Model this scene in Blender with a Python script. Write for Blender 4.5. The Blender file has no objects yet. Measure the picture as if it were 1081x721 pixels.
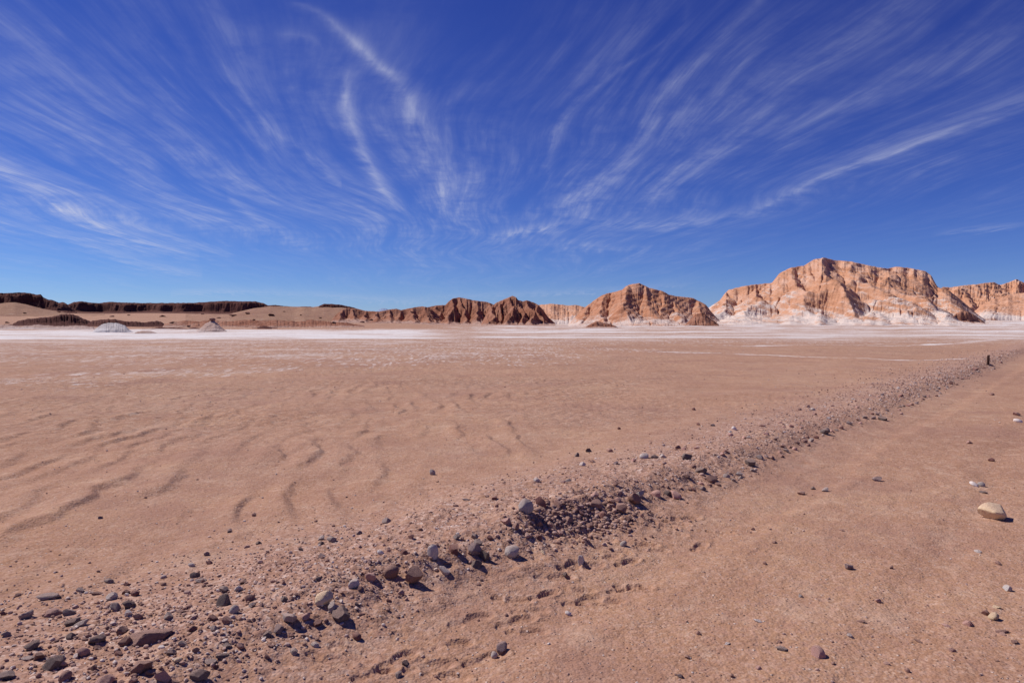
import bpy, bmesh, math, random
import numpy as np
from mathutils import Vector

random.seed(7)
RNG = np.random.default_rng(7)
scene = bpy.context.scene
COL = scene.collection

# ------------------------------------------------------------------ camera model (photo 1081 x 721)
EYE = 1.7
FPX = 740.0
HORIZON = 341.0
PITCH = math.atan((360.5 - HORIZON) / FPX)
CP, SP = math.cos(PITCH), math.sin(PITCH)

def ray(px, py):
    u, v = px - 540.5, py - 360.5
    return np.array([u, FPX * CP - v * SP, -FPX * SP - v * CP])

# ------------------------------------------------------------------ noise
_prm = np.random.default_rng(3).permutation(256)
_prm = np.concatenate([_prm, _prm, _prm])
_ang = np.random.default_rng(4).uniform(0, 2 * np.pi, 256)
_gx, _gy = np.cos(_ang), np.sin(_ang)

def pn(x, y, seed=0):
    x = np.asarray(x, float) + seed * 17.31
    y = np.asarray(y, float) - seed * 9.73
    xi = np.floor(x).astype(np.int64); yi = np.floor(y).astype(np.int64)
    xf = x - xi; yf = y - yi
    u = xf * xf * xf * (xf * (xf * 6 - 15) + 10)
    v = yf * yf * yf * (yf * (yf * 6 - 15) + 10)
    xi &= 255; yi &= 255
    def g(ix, iy, dx, dy):
        h = _prm[_prm[ix & 255] + (iy & 255)]
        return _gx[h] * dx + _gy[h] * dy
    a = g(xi, yi, xf, yf); b = g(xi + 1, yi, xf - 1, yf)
    c = g(xi, yi + 1, xf, yf - 1); d = g(xi + 1, yi + 1, xf - 1, yf - 1)
    return 1.45 * ((a + (b - a) * u) * (1 - v) + (c + (d - c) * u) * v)

def fbm(x, y, octv=4, seed=0, gain=0.5, lac=2.03):
    s = 0; a = 1.0; n = 0.0
    for k in range(octv):
        s = s + a * pn(x, y, seed + k * 3)
        n += a; a *= gain
        x = np.asarray(x) * lac; y = np.asarray(y) * lac
    return s / n

def ridged(x, y, octv=4, seed=0, gain=0.5):
    s = 0; a = 1.0; n = 0.0
    for k in range(octv):
        s = s + a * (1 - 2 * np.abs(pn(x, y, seed + k * 3)))
        n += a; a *= gain
        x = np.asarray(x) * 2.03; y = np.asarray(y) * 2.03
    return s / n

def sst(a, b, x):
    t = np.clip((x - a) / (b - a), 0, 1)
    return t * t * (3 - 2 * t)

def flat(px, py):
    d = ray(px, py); t = EYE / -d[2]
    return d[0] * t, d[1] * t

# ------------------------------------------------------------------ the ridge of graded gravel along the track
# (photo point of the foot on the track side, ridge height in metres)
FOOT = [(230, 735, .07), (330, 690, .08), (440, 635, .12), (560, 598, .16), (650, 556, .18), (715, 527, .15),
        (770, 507, .10), (800, 492, .10), (868, 459, .08), (930, 438, .07), (985, 414, .08), (1035, 394, .08), (1068, 378.5, .08)]
FP = np.array([flat(a, b) for a, b, c in FOOT]); FH = np.array([c for a, b, c in FOOT])
d0 = FP[0] - FP[1]; d1 = FP[-1] - FP[-2]
FP = np.vstack([FP[0] + d0 / np.linalg.norm(d0) * 6, FP, FP[-1] + d1 / np.linalg.norm(d1) * 60])
FH = np.concatenate([[.06], FH, [.12]])

def ridge_coords(x, y):
    """signed distance to the ridge foot (positive on the track) and ridge height there"""
    best = np.full(np.shape(x), 1e9); sgn = np.ones(np.shape(x)); hh = np.zeros(np.shape(x)); ll = np.zeros(np.shape(x))
    acc = 0.0
    for k in range(len(FP) - 1):
        ax, ay = FP[k]; bx, by = FP[k + 1]
        ex, ey = bx - ax, by - ay; L2 = ex * ex + ey * ey
        t = np.clip(((x - ax) * ex + (y - ay) * ey) / L2, 0, 1)
        dx, dy = x - ax - t * ex, y - ay - t * ey
        d = np.hypot(dx, dy)
        s = np.where(ex * dy - ey * dx < 0, 1.0, -1.0)
        m = d < best
        best = np.where(m, d, best); sgn = np.where(m, s, sgn)
        hh = np.where(m, FH[k] + (FH[k + 1] - FH[k]) * t, hh)
        ll = np.where(m, acc + t * math.sqrt(L2), ll)
        acc += math.sqrt(L2)
    return best * sgn, hh, ll

# footprints on the track: photo point
PRINTS = [(348, 702), (372, 694), (438, 677), (452, 703), (478, 680), (512, 693), (497, 655), (540, 634), (556, 665), (574, 628),
          (560, 645), (601, 601), (615, 632), (609, 622), (633, 634), (656, 620), (668, 618), (641, 590), (662, 594), (690, 580),
          (700, 556), (714, 553), (631, 572), (622, 580), (710, 563), (596, 577), (470, 711), (420, 697), (585, 612), (650, 583),
          (676, 575), (724, 548), (395, 712), (620, 600), (545, 655), (760, 560), (738, 575)]
_pr = np.random.default_rng(11)
PRINT = []
for (a, b) in PRINTS:
    X, Y = flat(a, b)
    PRINT.append((X, Y, _pr.uniform(-.5, .9), _pr.uniform(.014, .021) * (.85 if Y < 4.2 else 1.25), _pr.uniform(.75, 1.0)))

# salt line paths (photo points)
def path(pts):
    return np.array([flat(a, b) for a, b in pts])
SALT_LINES = [(path([(700, 372.5), (760, 374), (850, 377.3), (930, 380.5), (990, 382.3), (1015, 381)]), .55, .90),
              (path([(780, 366), (860, 365), (960, 365.5), (1010, 363), (1075, 356)]), 1.2, .80),
              (path([(-60, 411), (0, 407), (60, 403), (130, 398), (270, 391), (400, 379), (540, 372), (640, 369.5), (720, 372)]), 4.2, .36)]

def pdist(x, y, P):
    best = np.full(np.shape(x), 1e9)
    for k in range(len(P) - 1):
        ax, ay = P[k]; ex, ey = P[k + 1] - P[k]
        t = np.clip(((x - ax) * ex + (y - ay) * ey) / (ex * ex + ey * ey), 0, 1)
        best = np.minimum(best, np.hypot(x - ax - t * ex, y - ay - t * ey))
    return best

def ground_h(x, y, detail=True):
    x = np.asarray(x, float); y = np.asarray(y, float)
    r = np.hypot(x, y) + 1e-6
    z = .035 * fbm(x / 9., y / 9., 2, 1) * sst(0, 8, r) * (1 - sst(60, 130, r))
    # the far plain rises: an apron of pale wash below the hills, and a sand slope below the far cliffs
    a = np.where(y > 1, x / np.maximum(y, 1), np.where(x > 0, 9., -9.))
    yy = np.maximum(y, 0)
    z = z + 2.9 * sst(118, 330, yy) * sst(.02, .30, a) + .9 * sst(125, 250, yy) * (1 - sst(.02, .3, a))
    z = z + .35 * sst(100, 170, yy) * (1 - sst(350, 500, yy)) * fbm(x / 26., y / 14., 3, 5)
    z = z + (6.6 + 1.5 * fbm(x / 55., y / 60., 2, 8)) * sst(185, 450, yy) * (1 - sst(-.22, -.08, a))
    if not detail:
        return z
    near = r < 70
    if np.any(near):
        xn, yn, rn = x[near], y[near], r[near]
        s, H, l = ridge_coords(xn, yn)
        s = s + .16 * fbm(xn / .55, yn / .55, 3, 21) + .07 * fbm(xn / .14, yn / .14, 2, 25)
        H = H * (1 + .45 * fbm(xn / .8, yn / .8, 2, 23))
        wide = 1.0 + .8 * sst(8, 25, rn)
        prof = np.where(s > -.42, np.exp(-((s + .42) / .36) ** 2), np.exp(-((s + .42) / (1.0 * wide)) ** 2))
        zn = H * prof - .05 * sst(-.3, .5, s) * (1 - .5 * sst(2.5, 5, s))
        # rubble roughness on the ridge
        rub = np.exp(-((s + .5) / .65) ** 2)
        zn += rub * (.022 * ridged(xn / .16, yn / .16, 3, 31) + .012 * fbm(xn / .05, yn / .05, 2, 33)) * (.5 + 2.5 * H)
        # the shoulder of stony ground on the far side of the track
        sh = sst(2.6, 5.2, s)
        zn += sh * (.05 + .018 * fbm(xn / .5, yn / .5, 3, 41) + .008 * fbm(xn / .07, yn / .07, 2, 42))
        # track: faint ruts
        trk = sst(.1, .5, s) * (1 - sst(2.4, 3.4, s))
        w = s + .12 * fbm(xn / 3., yn / 3., 2, 44)
        zn += trk * (-.014 * np.exp(-((w - .75) / .16) ** 2) - .012 * np.exp(-((w - 2.25) / .17) ** 2)
                     + .006 * np.exp(-((w - 1.03) / .08) ** 2) + .005 * np.exp(-((w - 1.95) / .08) ** 2))
        zn += trk * .004 * fbm(l / 2.2, s / .09, 3, 47)
        zn += (.35 + .65 * trk) * (.007 * fbm(xn / .22, yn / .22, 3, 46))
        # wind scour on the open sand: low asymmetric steps that run away from the camera
        u = xn + .17 * yn + .50 * fbm(xn / 1.9, yn / 2.0, 3, 51) + .07 * fbm(xn / .3, yn / .45, 2, 54)
        ph = u / .46; f = ph - np.floor(ph)
        saw = np.where(f < .74, sst(0, .74, f), 1 - sst(.74, 1., f))
        cell = np.floor(ph)
        on = sst(-.30, .30, fbm(xn / 1.3 + cell * 3.7, yn / 1.9, 2, 57)) * (.5 + .8 * sst(-.3, .3, fbm(xn / 2.5, yn / 2.5, 2, 58)))
        reg = sst(-1.0, -1.9, s) * (1 - sst(13, 24, rn)) * sst(1.2, -.4, xn)
        zn += reg * on * .034 * saw
        # broad soft hollows of the sand and a lightly crusted surface further out
        op = sst(-.8, -1.8, s)
        zn += op * (.022 * fbm(xn / 1.1, yn / 1.5, 3, 61) + .05 * fbm(xn / 2.6, yn / 3.2, 2, 62) * sst(1.5, 4., rn))
        crust = op * sst(6, 13, rn) * sst(-.25, .3, fbm(xn / 6., yn / 6., 2, 63))
        zn += crust * (.030 * np.abs(fbm(xn / .28, yn / .28, 3, 65)) + .01 * fbm(xn / .12, yn / .12, 2, 67))
        zn += op * .0035 * fbm(xn / .09, yn / .11, 2, 69)
        # footprints
        for (px, py, an, dp, sc) in PRINT:
            m = (np.abs(xn - px) < .4) & (np.abs(yn - py) < .4)
            if not np.any(m):
                continue
            ca, sa = math.cos(an), math.sin(an)
            lx = ((xn[m] - px) * ca + (yn[m] - py) * sa) / sc; ly = (-(xn[m] - px) * sa + (yn[m] - py) * ca) / sc
            wv = .018 * fbm(lx / .07, ly / .07, 2, 71)
            ds = np.hypot((lx - .045) / .105, ly / .058) + wv * 6
            dh = np.hypot((lx + .10) / .055, ly / .045) + wv * 6
            d = np.minimum(ds, dh)
            pit = -sst(1.08, .72, d) + .45 * np.exp(-((d - 1.22) / .2) ** 2) * (.5 + .5 * np.sign(lx))
            zn[m] += dp * pit
        z = z.copy(); z[near] += zn
    return z

def hits(px, py, it=9):
    px = np.asarray(px, float); py = np.asarray(py, float)
    u, v = px - 540.5, py - 360.5
    dy, dz = FPX * CP - v * SP, -FPX * SP - v * CP
    z = 0 * px
    for _ in range(it):
        t = (EYE + Z0 - z) / -dz
        z = .45 * z + .55 * ground_h(u * t, dy * t)
    return u * t, dy * t, ground_h(u * t, dy * t), t * FPX

def hit(px, py):
    return tuple(float(q[0]) for q in hits([px], [py]))

Z0 = float(ground_h(np.array([0.0]), np.array([0.0]))[0])

# ------------------------------------------------------------------ mesh and node helpers
def mesh_np(name, V, Fq, smooth=True, attrs=None, tri=False):
    me = bpy.data.meshes.new(name)
    V = np.ascontiguousarray(V, dtype=np.float32); Fq = np.ascontiguousarray(Fq, dtype=np.int32)
    k = Fq.shape[1]
    me.vertices.add(len(V)); me.vertices.foreach_set('co', V.ravel())
    me.loops.add(Fq.size); me.loops.foreach_set('vertex_index', Fq.ravel())
    me.polygons.add(len(Fq))
    me.polygons.foreach_set('loop_start', np.arange(0, Fq.size, k, dtype=np.int32))
    me.update(calc_edges=True)
    me.polygons.foreach_set('use_smooth', np.full(len(Fq), smooth))
    for n, d in (attrs or {}).items():
        at = me.attributes.new(n, 'FLOAT', 'POINT')
        at.data.foreach_set('value', np.ascontiguousarray(d, dtype=np.float32).ravel())
    me.validate()
    return me

def grid_faces(nr, nc):
    i = np.arange((nr - 1) * (nc - 1)); r = i // (nc - 1); c = i % (nc - 1)
    a = r * nc + c
    return np.stack([a, a + 1, a + nc + 1, a + nc], 1)

def link(name, me, mat=None, label=None, cat=None, group=None, kind=None, loc=None):
    o = bpy.data.objects.new(name, me); COL.objects.link(o)
    if mat is not None:
        if len(me.materials) == 0:
            me.materials.append(mat)
        elif me.materials[0] != mat:
            o.material_slots[0].link = 'OBJECT'; o.material_slots[0].material = mat
    if loc is not None: o.location = loc
    if label: o['label'] = label
    if cat: o['category'] = cat
    if group: o['group'] = group
    if kind: o['kind'] = kind
    return o

class NT:
    def __init__(self, tree):
        self.t = tree; self.n = tree.nodes; self.l = tree.links
        self.n.clear()
    def new(self, typ, **kw):
        n = self.n.new(typ)
        for k, v in kw.items(): setattr(n, k, v)
        return n
    def put(self, sock, v):
        if isinstance(v, bpy.types.NodeSocket): self.l.new(v, sock)
        elif v is not None: sock.default_value = v
    def m(self, op, a, b=None, c=None, clamp=False):
        n = self.new('ShaderNodeMath', operation=op, use_clamp=clamp)
        self.put(n.inputs[0], a); self.put(n.inputs[1], b)
        if c is not None: self.put(n.inputs[2], c)
        return n.outputs[0]
    def v(self, op, a, b=None):
        n = self.new('ShaderNodeVectorMath', operation=op)
        self.put(n.inputs[0], a)
        if b is not None: self.put(n.inputs[1], b)
        return n.outputs[0]
    def noise(self, vec, scale, detail=4, rough=.5, dist=0., dims='3D'):
        n = self.new('ShaderNodeTexNoise', noise_dimensions=dims)
        self.put(n.inputs['Vector'], vec); n.inputs['Scale'].default_value = scale
        n.inputs['Detail'].default_value = detail; n.inputs['Roughness'].default_value = rough
        n.inputs['Distortion'].default_value = dist
        return n.outputs[0]
    def vor(self, vec, scale, out='Distance', rnd=1.0, feature='F1'):
        n = self.new('ShaderNodeTexVoronoi', feature=feature)
        self.put(n.inputs['Vector'], vec); n.inputs['Scale'].default_value = scale
        n.inputs['Randomness'].default_value = rnd
        return n.outputs[out]
    def ss(self, x, a, b, lo=0., hi=1.):
        n = self.new('ShaderNodeMapRange', interpolation_type='SMOOTHSTEP')
        self.put(n.inputs['Value'], x)
        n.inputs['From Min'].default_value = a; n.inputs['From Max'].default_value = b
        n.inputs['To Min'].default_value = lo; n.inputs['To Max'].default_value = hi
        return n.outputs[0]
    def mix(self, f, a, b, blend='MIX'):
        n = self.new('ShaderNodeMix', data_type='RGBA', blend_type=blend)
        self.put(n.inputs[0], f)
        for s, v in ((n.inputs[6], a), (n.inputs[7], b)):
            self.put(s, v if isinstance(v, bpy.types.NodeSocket) or len(v) == 4 else (*v, 1))
        return n.outputs[2]
    def ramp(self, f, pts):
        n = self.new('ShaderNodeValToRGB'); e = n.color_ramp.elements
        while len(e) > 1: e.remove(e[-1])
        e[0].position = pts[0][0]; e[0].color = (*pts[0][1], 1)
        for p, c in pts[1:]:
            k = e.new(p); k.color = (*c, 1)
        self.put(n.inputs[0], f)
        return n.outputs[0]
    def attr(self, name):
        return self.new('ShaderNodeAttribute', attribute_name=name).outputs['Fac']
    def sep(self, vec):
        n = self.new('ShaderNodeSeparateXYZ'); self.put(n.inputs[0], vec); return n.outputs
    def comb(self, x, y, z):
        n = self.new('ShaderNodeCombineXYZ')
        for s, v in zip(n.inputs, (x, y, z)): self.put(s, v)
        return n.outputs[0]
    def bump(self, h, dist, strength=1., normal=None):
        n = self.new('ShaderNodeBump'); n.inputs['Strength'].default_value = strength
        n.inputs['Distance'].default_value = dist; self.put(n.inputs['Height'], h)
        if normal is not None: self.put(n.inputs['Normal'], normal)
        return n.outputs[0]
    def finish(self, col, rough=.9, normal=None, spec=.15):
        b = self.new('ShaderNodeBsdfPrincipled'); o = self.new('ShaderNodeOutputMaterial')
        self.put(b.inputs['Base Color'], col); self.put(b.inputs['Roughness'], rough)
        b.inputs['Specular IOR Level'].default_value = spec
        if normal is not None: self.put(b.inputs['Normal'], normal)
        self.l.new(b.outputs[0], o.inputs[0])

def material(name):
    m = bpy.data.materials.new(name); m.use_nodes = True
    return m, NT(m.node_tree)
# ------------------------------------------------------------------ materials
def make_sand(name, with_attr=True):
    m, t = material(name)
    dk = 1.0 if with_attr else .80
    geo = t.new('ShaderNodeNewGeometry').outputs['Position']
    big = t.noise(geo, .16, 3, .55); mid = t.noise(geo, 1.1, 4, .6); fine = t.noise(geo, 26, 3, .65); grain = t.noise(geo, 170, 2, .7)
    col = t.ramp(t.m('ADD', t.m('MULTIPLY', big, .55), t.m('MULTIPLY', mid, .45)),
                 [(.34, (.310, .160, .096)), (.50, (.388, .211, .127)), (.66, (.462, .276, .165))])
    col = t.mix(t.ss(fine, .42, .70, 0, .75), col, (.51, .31, .23))
    gr1 = t.sep(t.vor(geo, 58, 'Color')); gr2 = t.sep(t.vor(geo, 120, 'Color'))
    col = t.mix(t.ss(gr1[0], .66, 1., 0, .30), col, (.28, .142, .096))
    col = t.mix(t.m('MULTIPLY', t.ss(gr1[1], .66, 1., 0, .55), t.ss(t.noise(geo, 2.2, 3, .6), .35, .65, .25, 1.)), col, (.60, .42, .32))
    col = t.mix(t.ss(gr2[0], .5, 1., 0, .25), col, (.30, .155, .105))
    col = t.mix(t.ss(t.noise(geo, 6.5, 4, .7), .46, .70, 0, .55), col, (.33, .172, .118))
    col = t.mix(t.ss(t.noise(geo, 3.1, 5, .72), .52, .72, 0, .6), col, (.54, .36, .26))
    col = t.mix(t.ss(grain, .52, .75, 0, .45), col, (.27, .13, .095))
    col = t.mix(t.ss(t.noise(geo, 60, 2, .6), .60, .78, 0, .5), col, (.55, .37, .29))
    nrm = None
    if with_attr:
        salt = t.attr('salt'); grav = t.attr('gravel')
        # stony ground is greyer, speckled
        sp = t.vor(geo, 42, 'Color')
        spv = t.sep(sp)
        gcol = t.ramp(spv[0], [(0, (.16, .085, .07)), (.35, (.34, .19, .145)), (.65, (.42, .255, .20)), (.9, (.54, .38, .32)), (1., (.66, .52, .45))])
        col = t.mix(t.m('MULTIPLY', grav, t.ss(t.noise(geo, 9, 3, .6), .3, .65, .15, .8)), col, gcol)
        col = t.mix(t.m('MULTIPLY', t.attr('crust'), t.ss(t.noise(geo, 4.2, 6, .75), .50, .68, 0, .75)), col, (.57, .40, .31))
        col = t.mix(t.ss(t.noise(geo, .42, 5, .62), .50, .66, 0, .55), col, (.315, .170, .125))
        col = t.mix(t.ss(t.noise(geo, .75, 5, .66), .56, .70, 0, .45), col, (.47, .31, .225))
        # sparse light and dark specks of grit everywhere
        vd = t.vor(geo, 34); vc = t.sep(t.vor(geo, 34, 'Color'))
        speck = t.m('MULTIPLY', t.ss(vd, .30, .16), t.m('GREATER_THAN', vc[1], .80))
        col = t.mix(t.m('MULTIPLY', speck, .75), col, t.ramp(vc[0], [(0, (.10, .055, .05)), (.45, (.28, .15, .11)), (.6, (.55, .40, .33)), (1., (.72, .60, .53))]))
        # salt crust
        sn = t.m('ADD', t.m('MULTIPLY', t.noise(geo, 3.2, 6, .78), .65), t.m('MULTIPLY', t.noise(geo, .35, 4, .6), .35))
        sf = t.ss(t.m('ADD', salt, t.m('MULTIPLY', t.m('SUBTRACT', sn, .5), 1.9)), .30, .86)
        # crumbs of crust, drawn out along the wind
        cb = t.sep(t.vor(t.v('MULTIPLY', geo, (9., 2.0, 9.)), 1.0, 'Color'))[0]
        cb = t.m('MULTIPLY', t.ss(t.m('ADD', cb, t.m('MULTIPLY', salt, .9)), .98, 1.12), .8)
        sf = t.m('MAXIMUM', sf, t.m('MULTIPLY', cb, t.ss(sn, .40, .56)))
        sf = t.m('MULTIPLY', sf, t.ss(salt, .02, .15))
        scol = t.ramp(t.noise(geo, .9, 4, .6), [(.3, (.58, .52, .49)), (.55, (.74, .69, .67)), (.75, (.82, .78, .76))])
        scol = t.mix(t.ss(salt, .9, .5, 0, .45), scol, (.60, .43, .35))
        col = t.mix(t.m('MULTIPLY', sf, .95), col, scol)
        h = t.m('ADD', t.m('MULTIPLY', t.noise(geo, 24, 4, .6), .8), t.m('ADD', t.m('MULTIPLY', speck, .35), t.m('MULTIPLY', t.vor(geo, 62), -.25)))
        b1 = t.bump(h, .016, 1.)
        b2 = t.bump(t.noise(geo, 5, 4, .6), .035, .45, b1)
        cr = t.attr('crust')
        cn = t.m('ADD', t.noise(geo, 3.4, 6, .72), t.m('MULTIPLY', t.vor(geo, 5.5), -.45))
        nrm = t.bump(t.m('MULTIPLY', cn, cr), .085, .9, b2)
    else:
        col = t.mix(t.ss(t.noise(geo, .07, 5, .65), .48, .66, 0, .6), col, (.33, .17, .12))
        col = t.mix(t.ss(t.noise(geo, .22, 6, .7), .56, .70, 0, .6), col, (.55, .38, .29))
        nrm = t.bump(t.noise(geo, .35, 7, .68), 1.2, .8)
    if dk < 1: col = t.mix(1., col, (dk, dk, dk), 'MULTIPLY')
    t.finish(col, .95, nrm, .08)
    return m

def make_rock_hill(name, dark, main, pale, salt, salt_amt=.5, dip=(.35, .2, .9), salt_h=(.0, .45), seed=0.):
    m, t = material(name)
    geo = t.new('ShaderNodeNewGeometry')
    pos = t.v('ADD', geo.outputs['Position'], (seed, seed * .7, 0)); nz = t.sep(geo.outputs['True Normal'])[2]
    rel = t.attr('rel'); flow = t.attr('flow')
    dl = math.sqrt(sum(c * c for c in dip))
    wz = t.noise(pos, .05, 3, .5)
    d = t.new('ShaderNodeVectorMath', operation='DOT_PRODUCT'); t.put(d.inputs[0], pos); d.inputs[1].default_value = tuple(c / dl for c in dip)
    band = t.noise(t.comb(t.m('MULTIPLY', t.m('ADD', d.outputs['Value'], t.m('MULTIPLY', wz, 7.)), .55), 0, 0), 1.0, 5, .7)
    n1 = t.noise(pos, .085, 5, .62); n2 = t.noise(pos, .6, 5, .65)
    f = t.m('ADD', t.m('MULTIPLY', band, .45), t.m('ADD', t.m('MULTIPLY', n1, .35), t.m('MULTIPLY', n2, .25)))
    col = t.ramp(f, [(.36, dark), (.50, main), (.66, pale)])
    # pale dust: low on the flanks, on gentle ground and washed down the gullies
    lowm = t.ss(rel, salt_h[1], salt_h[0])
    sf = t.m('ADD', t.m('MULTIPLY', lowm, .62), t.m('ADD', t.m('MULTIPLY', t.ss(nz, .68, .95), .30), t.m('MULTIPLY', flow, .12)))
    sf = t.m('ADD', sf, t.m('MULTIPLY', t.m('SUBTRACT', t.noise(pos, .075, 7, .72), .5), 3.0))
    sf = t.m('MULTIPLY', t.ss(sf, .42, 1.0), salt_amt)
    col = t.mix(sf, col, salt)
    # shade of small clefts in broken rock, painted in as dark spots
    col = t.mix(t.m('MULTIPLY', t.ss(t.noise(pos, .9, 6, .72), .60, .75), .55), col, tuple(c * .45 for c in dark))
    b = t.bump(t.noise(pos, 1.1, 7, .72), .7, .8)
    b = t.bump(t.m('MULTIPLY', band, 1.0), .6, .55, b)
    t.finish(col, .95, b, .08)
    return m

def make_stone(name, a, b, c):
    m, t = material(name)
    oi = t.new('ShaderNodeObjectInfo'); tc = t.new('ShaderNodeTexCoord').outputs['Object']
    rnd = oi.outputs['Random']
    p = t.v('ADD', tc, t.comb(t.m('MULTIPLY', rnd, 7.), t.m('MULTIPLY', rnd, 13.), 0))
    n1 = t.noise(p, 14, 5, .62); n2 = t.noise(p, 70, 3, .65)
    col = t.ramp(t.m('ADD', t.m('MULTIPLY', n1, .65), t.m('MULTIPLY', n2, .35)), [(.34, a), (.5, b), (.68, c)])
    hs = t.new('ShaderNodeHueSaturation'); t.put(hs.inputs['Color'], col)
    t.put(hs.inputs['Value'], t.ss(rnd, 0, 1, .82, 1.18))
    # sand lodged on the flatter tops and low round the foot
    geo = t.new('ShaderNodeNewGeometry')
    nz = t.sep(geo.outputs['Normal'])[2]
    dust = t.m('MULTIPLY', t.ss(nz, .35, .95), t.ss(t.noise(p, 24, 4, .6), .36, .64, .10, .75))
    col = t.mix(dust, hs.outputs[0], (.44, .27, .21))
    nb = t.bump(t.noise(p, 38, 5, .66), .006, .9)
    t.finish(col, .88, nb, .2)
    return m

STONE = {
    'dark grey':  make_stone('stone_dark_grey', (.095, .069, .060), (.165, .122, .107), (.26, .195, .172)),
    'grey':       make_stone('stone_grey', (.20, .152, .133), (.34, .265, .235), (.46, .375, .335)),
    'pale grey':  make_stone('stone_pale_grey', (.34, .28, .25), (.50, .42, .38), (.62, .54, .49)),
    'white':      make_stone('stone_white', (.52, .44, .40), (.68, .60, .55), (.80, .73, .69)),
    'cream':      make_stone('stone_cream', (.58, .40, .25), (.74, .54, .34), (.82, .64, .44)),
    'pink':       make_stone('stone_pink', (.34, .18, .145), (.48, .27, .22), (.60, .38, .32)),
    'brown':      make_stone('stone_brown', (.19, .098, .076), (.30, .165, .128), (.42, .25, .20)),
    'dark red':   make_stone('stone_dark_red', (.13, .056, .048), (.22, .098, .082), (.33, .17, .14)),
    'purple grey': make_stone('stone_purple_grey', (.15, .103, .098), (.25, .178, .17), (.38, .285, .27)),
}

SAND = make_sand('ground_sand')
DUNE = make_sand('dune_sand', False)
HILL_ORANGE = make_rock_hill('rock_orange', (.33, .145, .080), (.57, .285, .168), (.67, .43, .32), (.72, .60, .53), .92, (.42, -.1, .9), (.02, .55))
HILL_RED = make_rock_hill('rock_orange_red', (.24, .094, .054), (.49, .222, .126), (.61, .37, .26), (.70, .57, .50), .85, (.2, .1, .95), (.0, .38), 31.)
HILL_BROWN = make_rock_hill('rock_brown', (.12, .046, .032), (.30, .125, .076), (.47, .25, .17), (.56, .40, .33), .6, (-.3, .1, .9), (.0, .30), 77.)
CLIFF = make_rock_hill('rock_dark_cliff', (.040, .015, .014), (.095, .034, .028), (.17, .075, .056), (.36, .21, .16), .14, (.05, .0, 1.), (.0, .2), 13.)
MOUND_W = make_rock_hill('mound_salt', (.36, .30, .28), (.50, .44, .425), (.62, .56, .545), (.74, .69, .68), .6, (.3, .1, .9), (.0, .8), 5.)
MOUND_P = make_rock_hill('mound_pink', (.32, .20, .165), (.43, .29, .24), (.54, .40, .35), (.66, .57, .54), .5, (.3, .1, .9), (.0, .5), 9.)
HAZE_BLUE = make_rock_hill('far_mountain', (.16, .20, .30), (.21, .26, .38), (.27, .33, .45), (.45, .50, .60), .3, (0, 0, 1.), (.5, 1.), 3.)  # blue of the distant haze is put into the rock colour
# ------------------------------------------------------------------ the ground: one sheet out to the horizon
def salt_fields(x, y):
    a = np.where(y > 1, x / np.maximum(y, 1), -9.)
    n = fbm(x / 30., y / 12., 4, 81); n2 = fbm(x / 70., y / 9., 3, 85)
    L = 1 - sst(-.16, .0, a + .05 * n)                                   # the white flat
    edge = 71 + 4.5 * n + 2.5 * fbm(x / 5., y / 3., 3, 83)
    s = (.80 + .55 * fbm(x / 16., y / 9., 4, 84)) * L * sst(edge - 1.5, edge + 2.5, y) * (1 - sst(150 + 14 * n, 168 + 14 * n, y))
    # streaky wash on the rest of the far plain
    st = .44 + .40 * n2 + .25 * n + .45 * fbm(x / 11., y / 6., 4, 86)
    s = np.maximum(s, (st + .16) * sst(40, 82, y) * (1 - L) * (1 - sst(300, 420, y)))
    s = np.maximum(s, (.70 + .35 * n2 + .35 * fbm(x / 13., y / 9., 3, 87)) * sst(150, 215, y) * sst(.10, .26, a) * (1 - sst(400, 500, y)))
    s = np.maximum(s, (.46 + .40 * n2 + .3 * fbm(x / 8., y / 5., 3, 89)) * L * sst(42, 64, y) * (1 - sst(160, 185, y)))
    s = np.maximum(s, (.36 + .30 * fbm(x / 6., y / 4., 3, 88)) * sst(19, 38, y) * (1 - sst(.0, .22, a)) * (1 - sst(150, 170, y)))
    near = y < 70
    for P, w, amt in SALT_LINES:
        d = pdist(x, y, P)
        wig = .45 * w * fbm(x / 1.6, y / 1.2, 3, 91)
        s = np.where(near, np.maximum(s, amt * sst(w, w * .15, d + wig) * (.55 + .6 * fbm(x / 3.5, y / 2.5, 2, 93) + .25)), s)
    return np.clip(s, 0, 1)

def gravel_field(x, y):
    s, H, l = ridge_coords(x, y)
    g = np.exp(-((s + .75) / 1.0) ** 2)
    g = np.maximum(g, .75 * sst(2.3, 4.6, s))
    g = np.maximum(g, .30 * sst(4, 9, np.hypot(x, y)) * sst(-.1, .4, fbm(x / 4., y / 3., 3, 97)) * (s < -1))
    return np.clip(g * (1 - sst(60, 110, np.hypot(x, y))), 0, 1)

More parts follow.
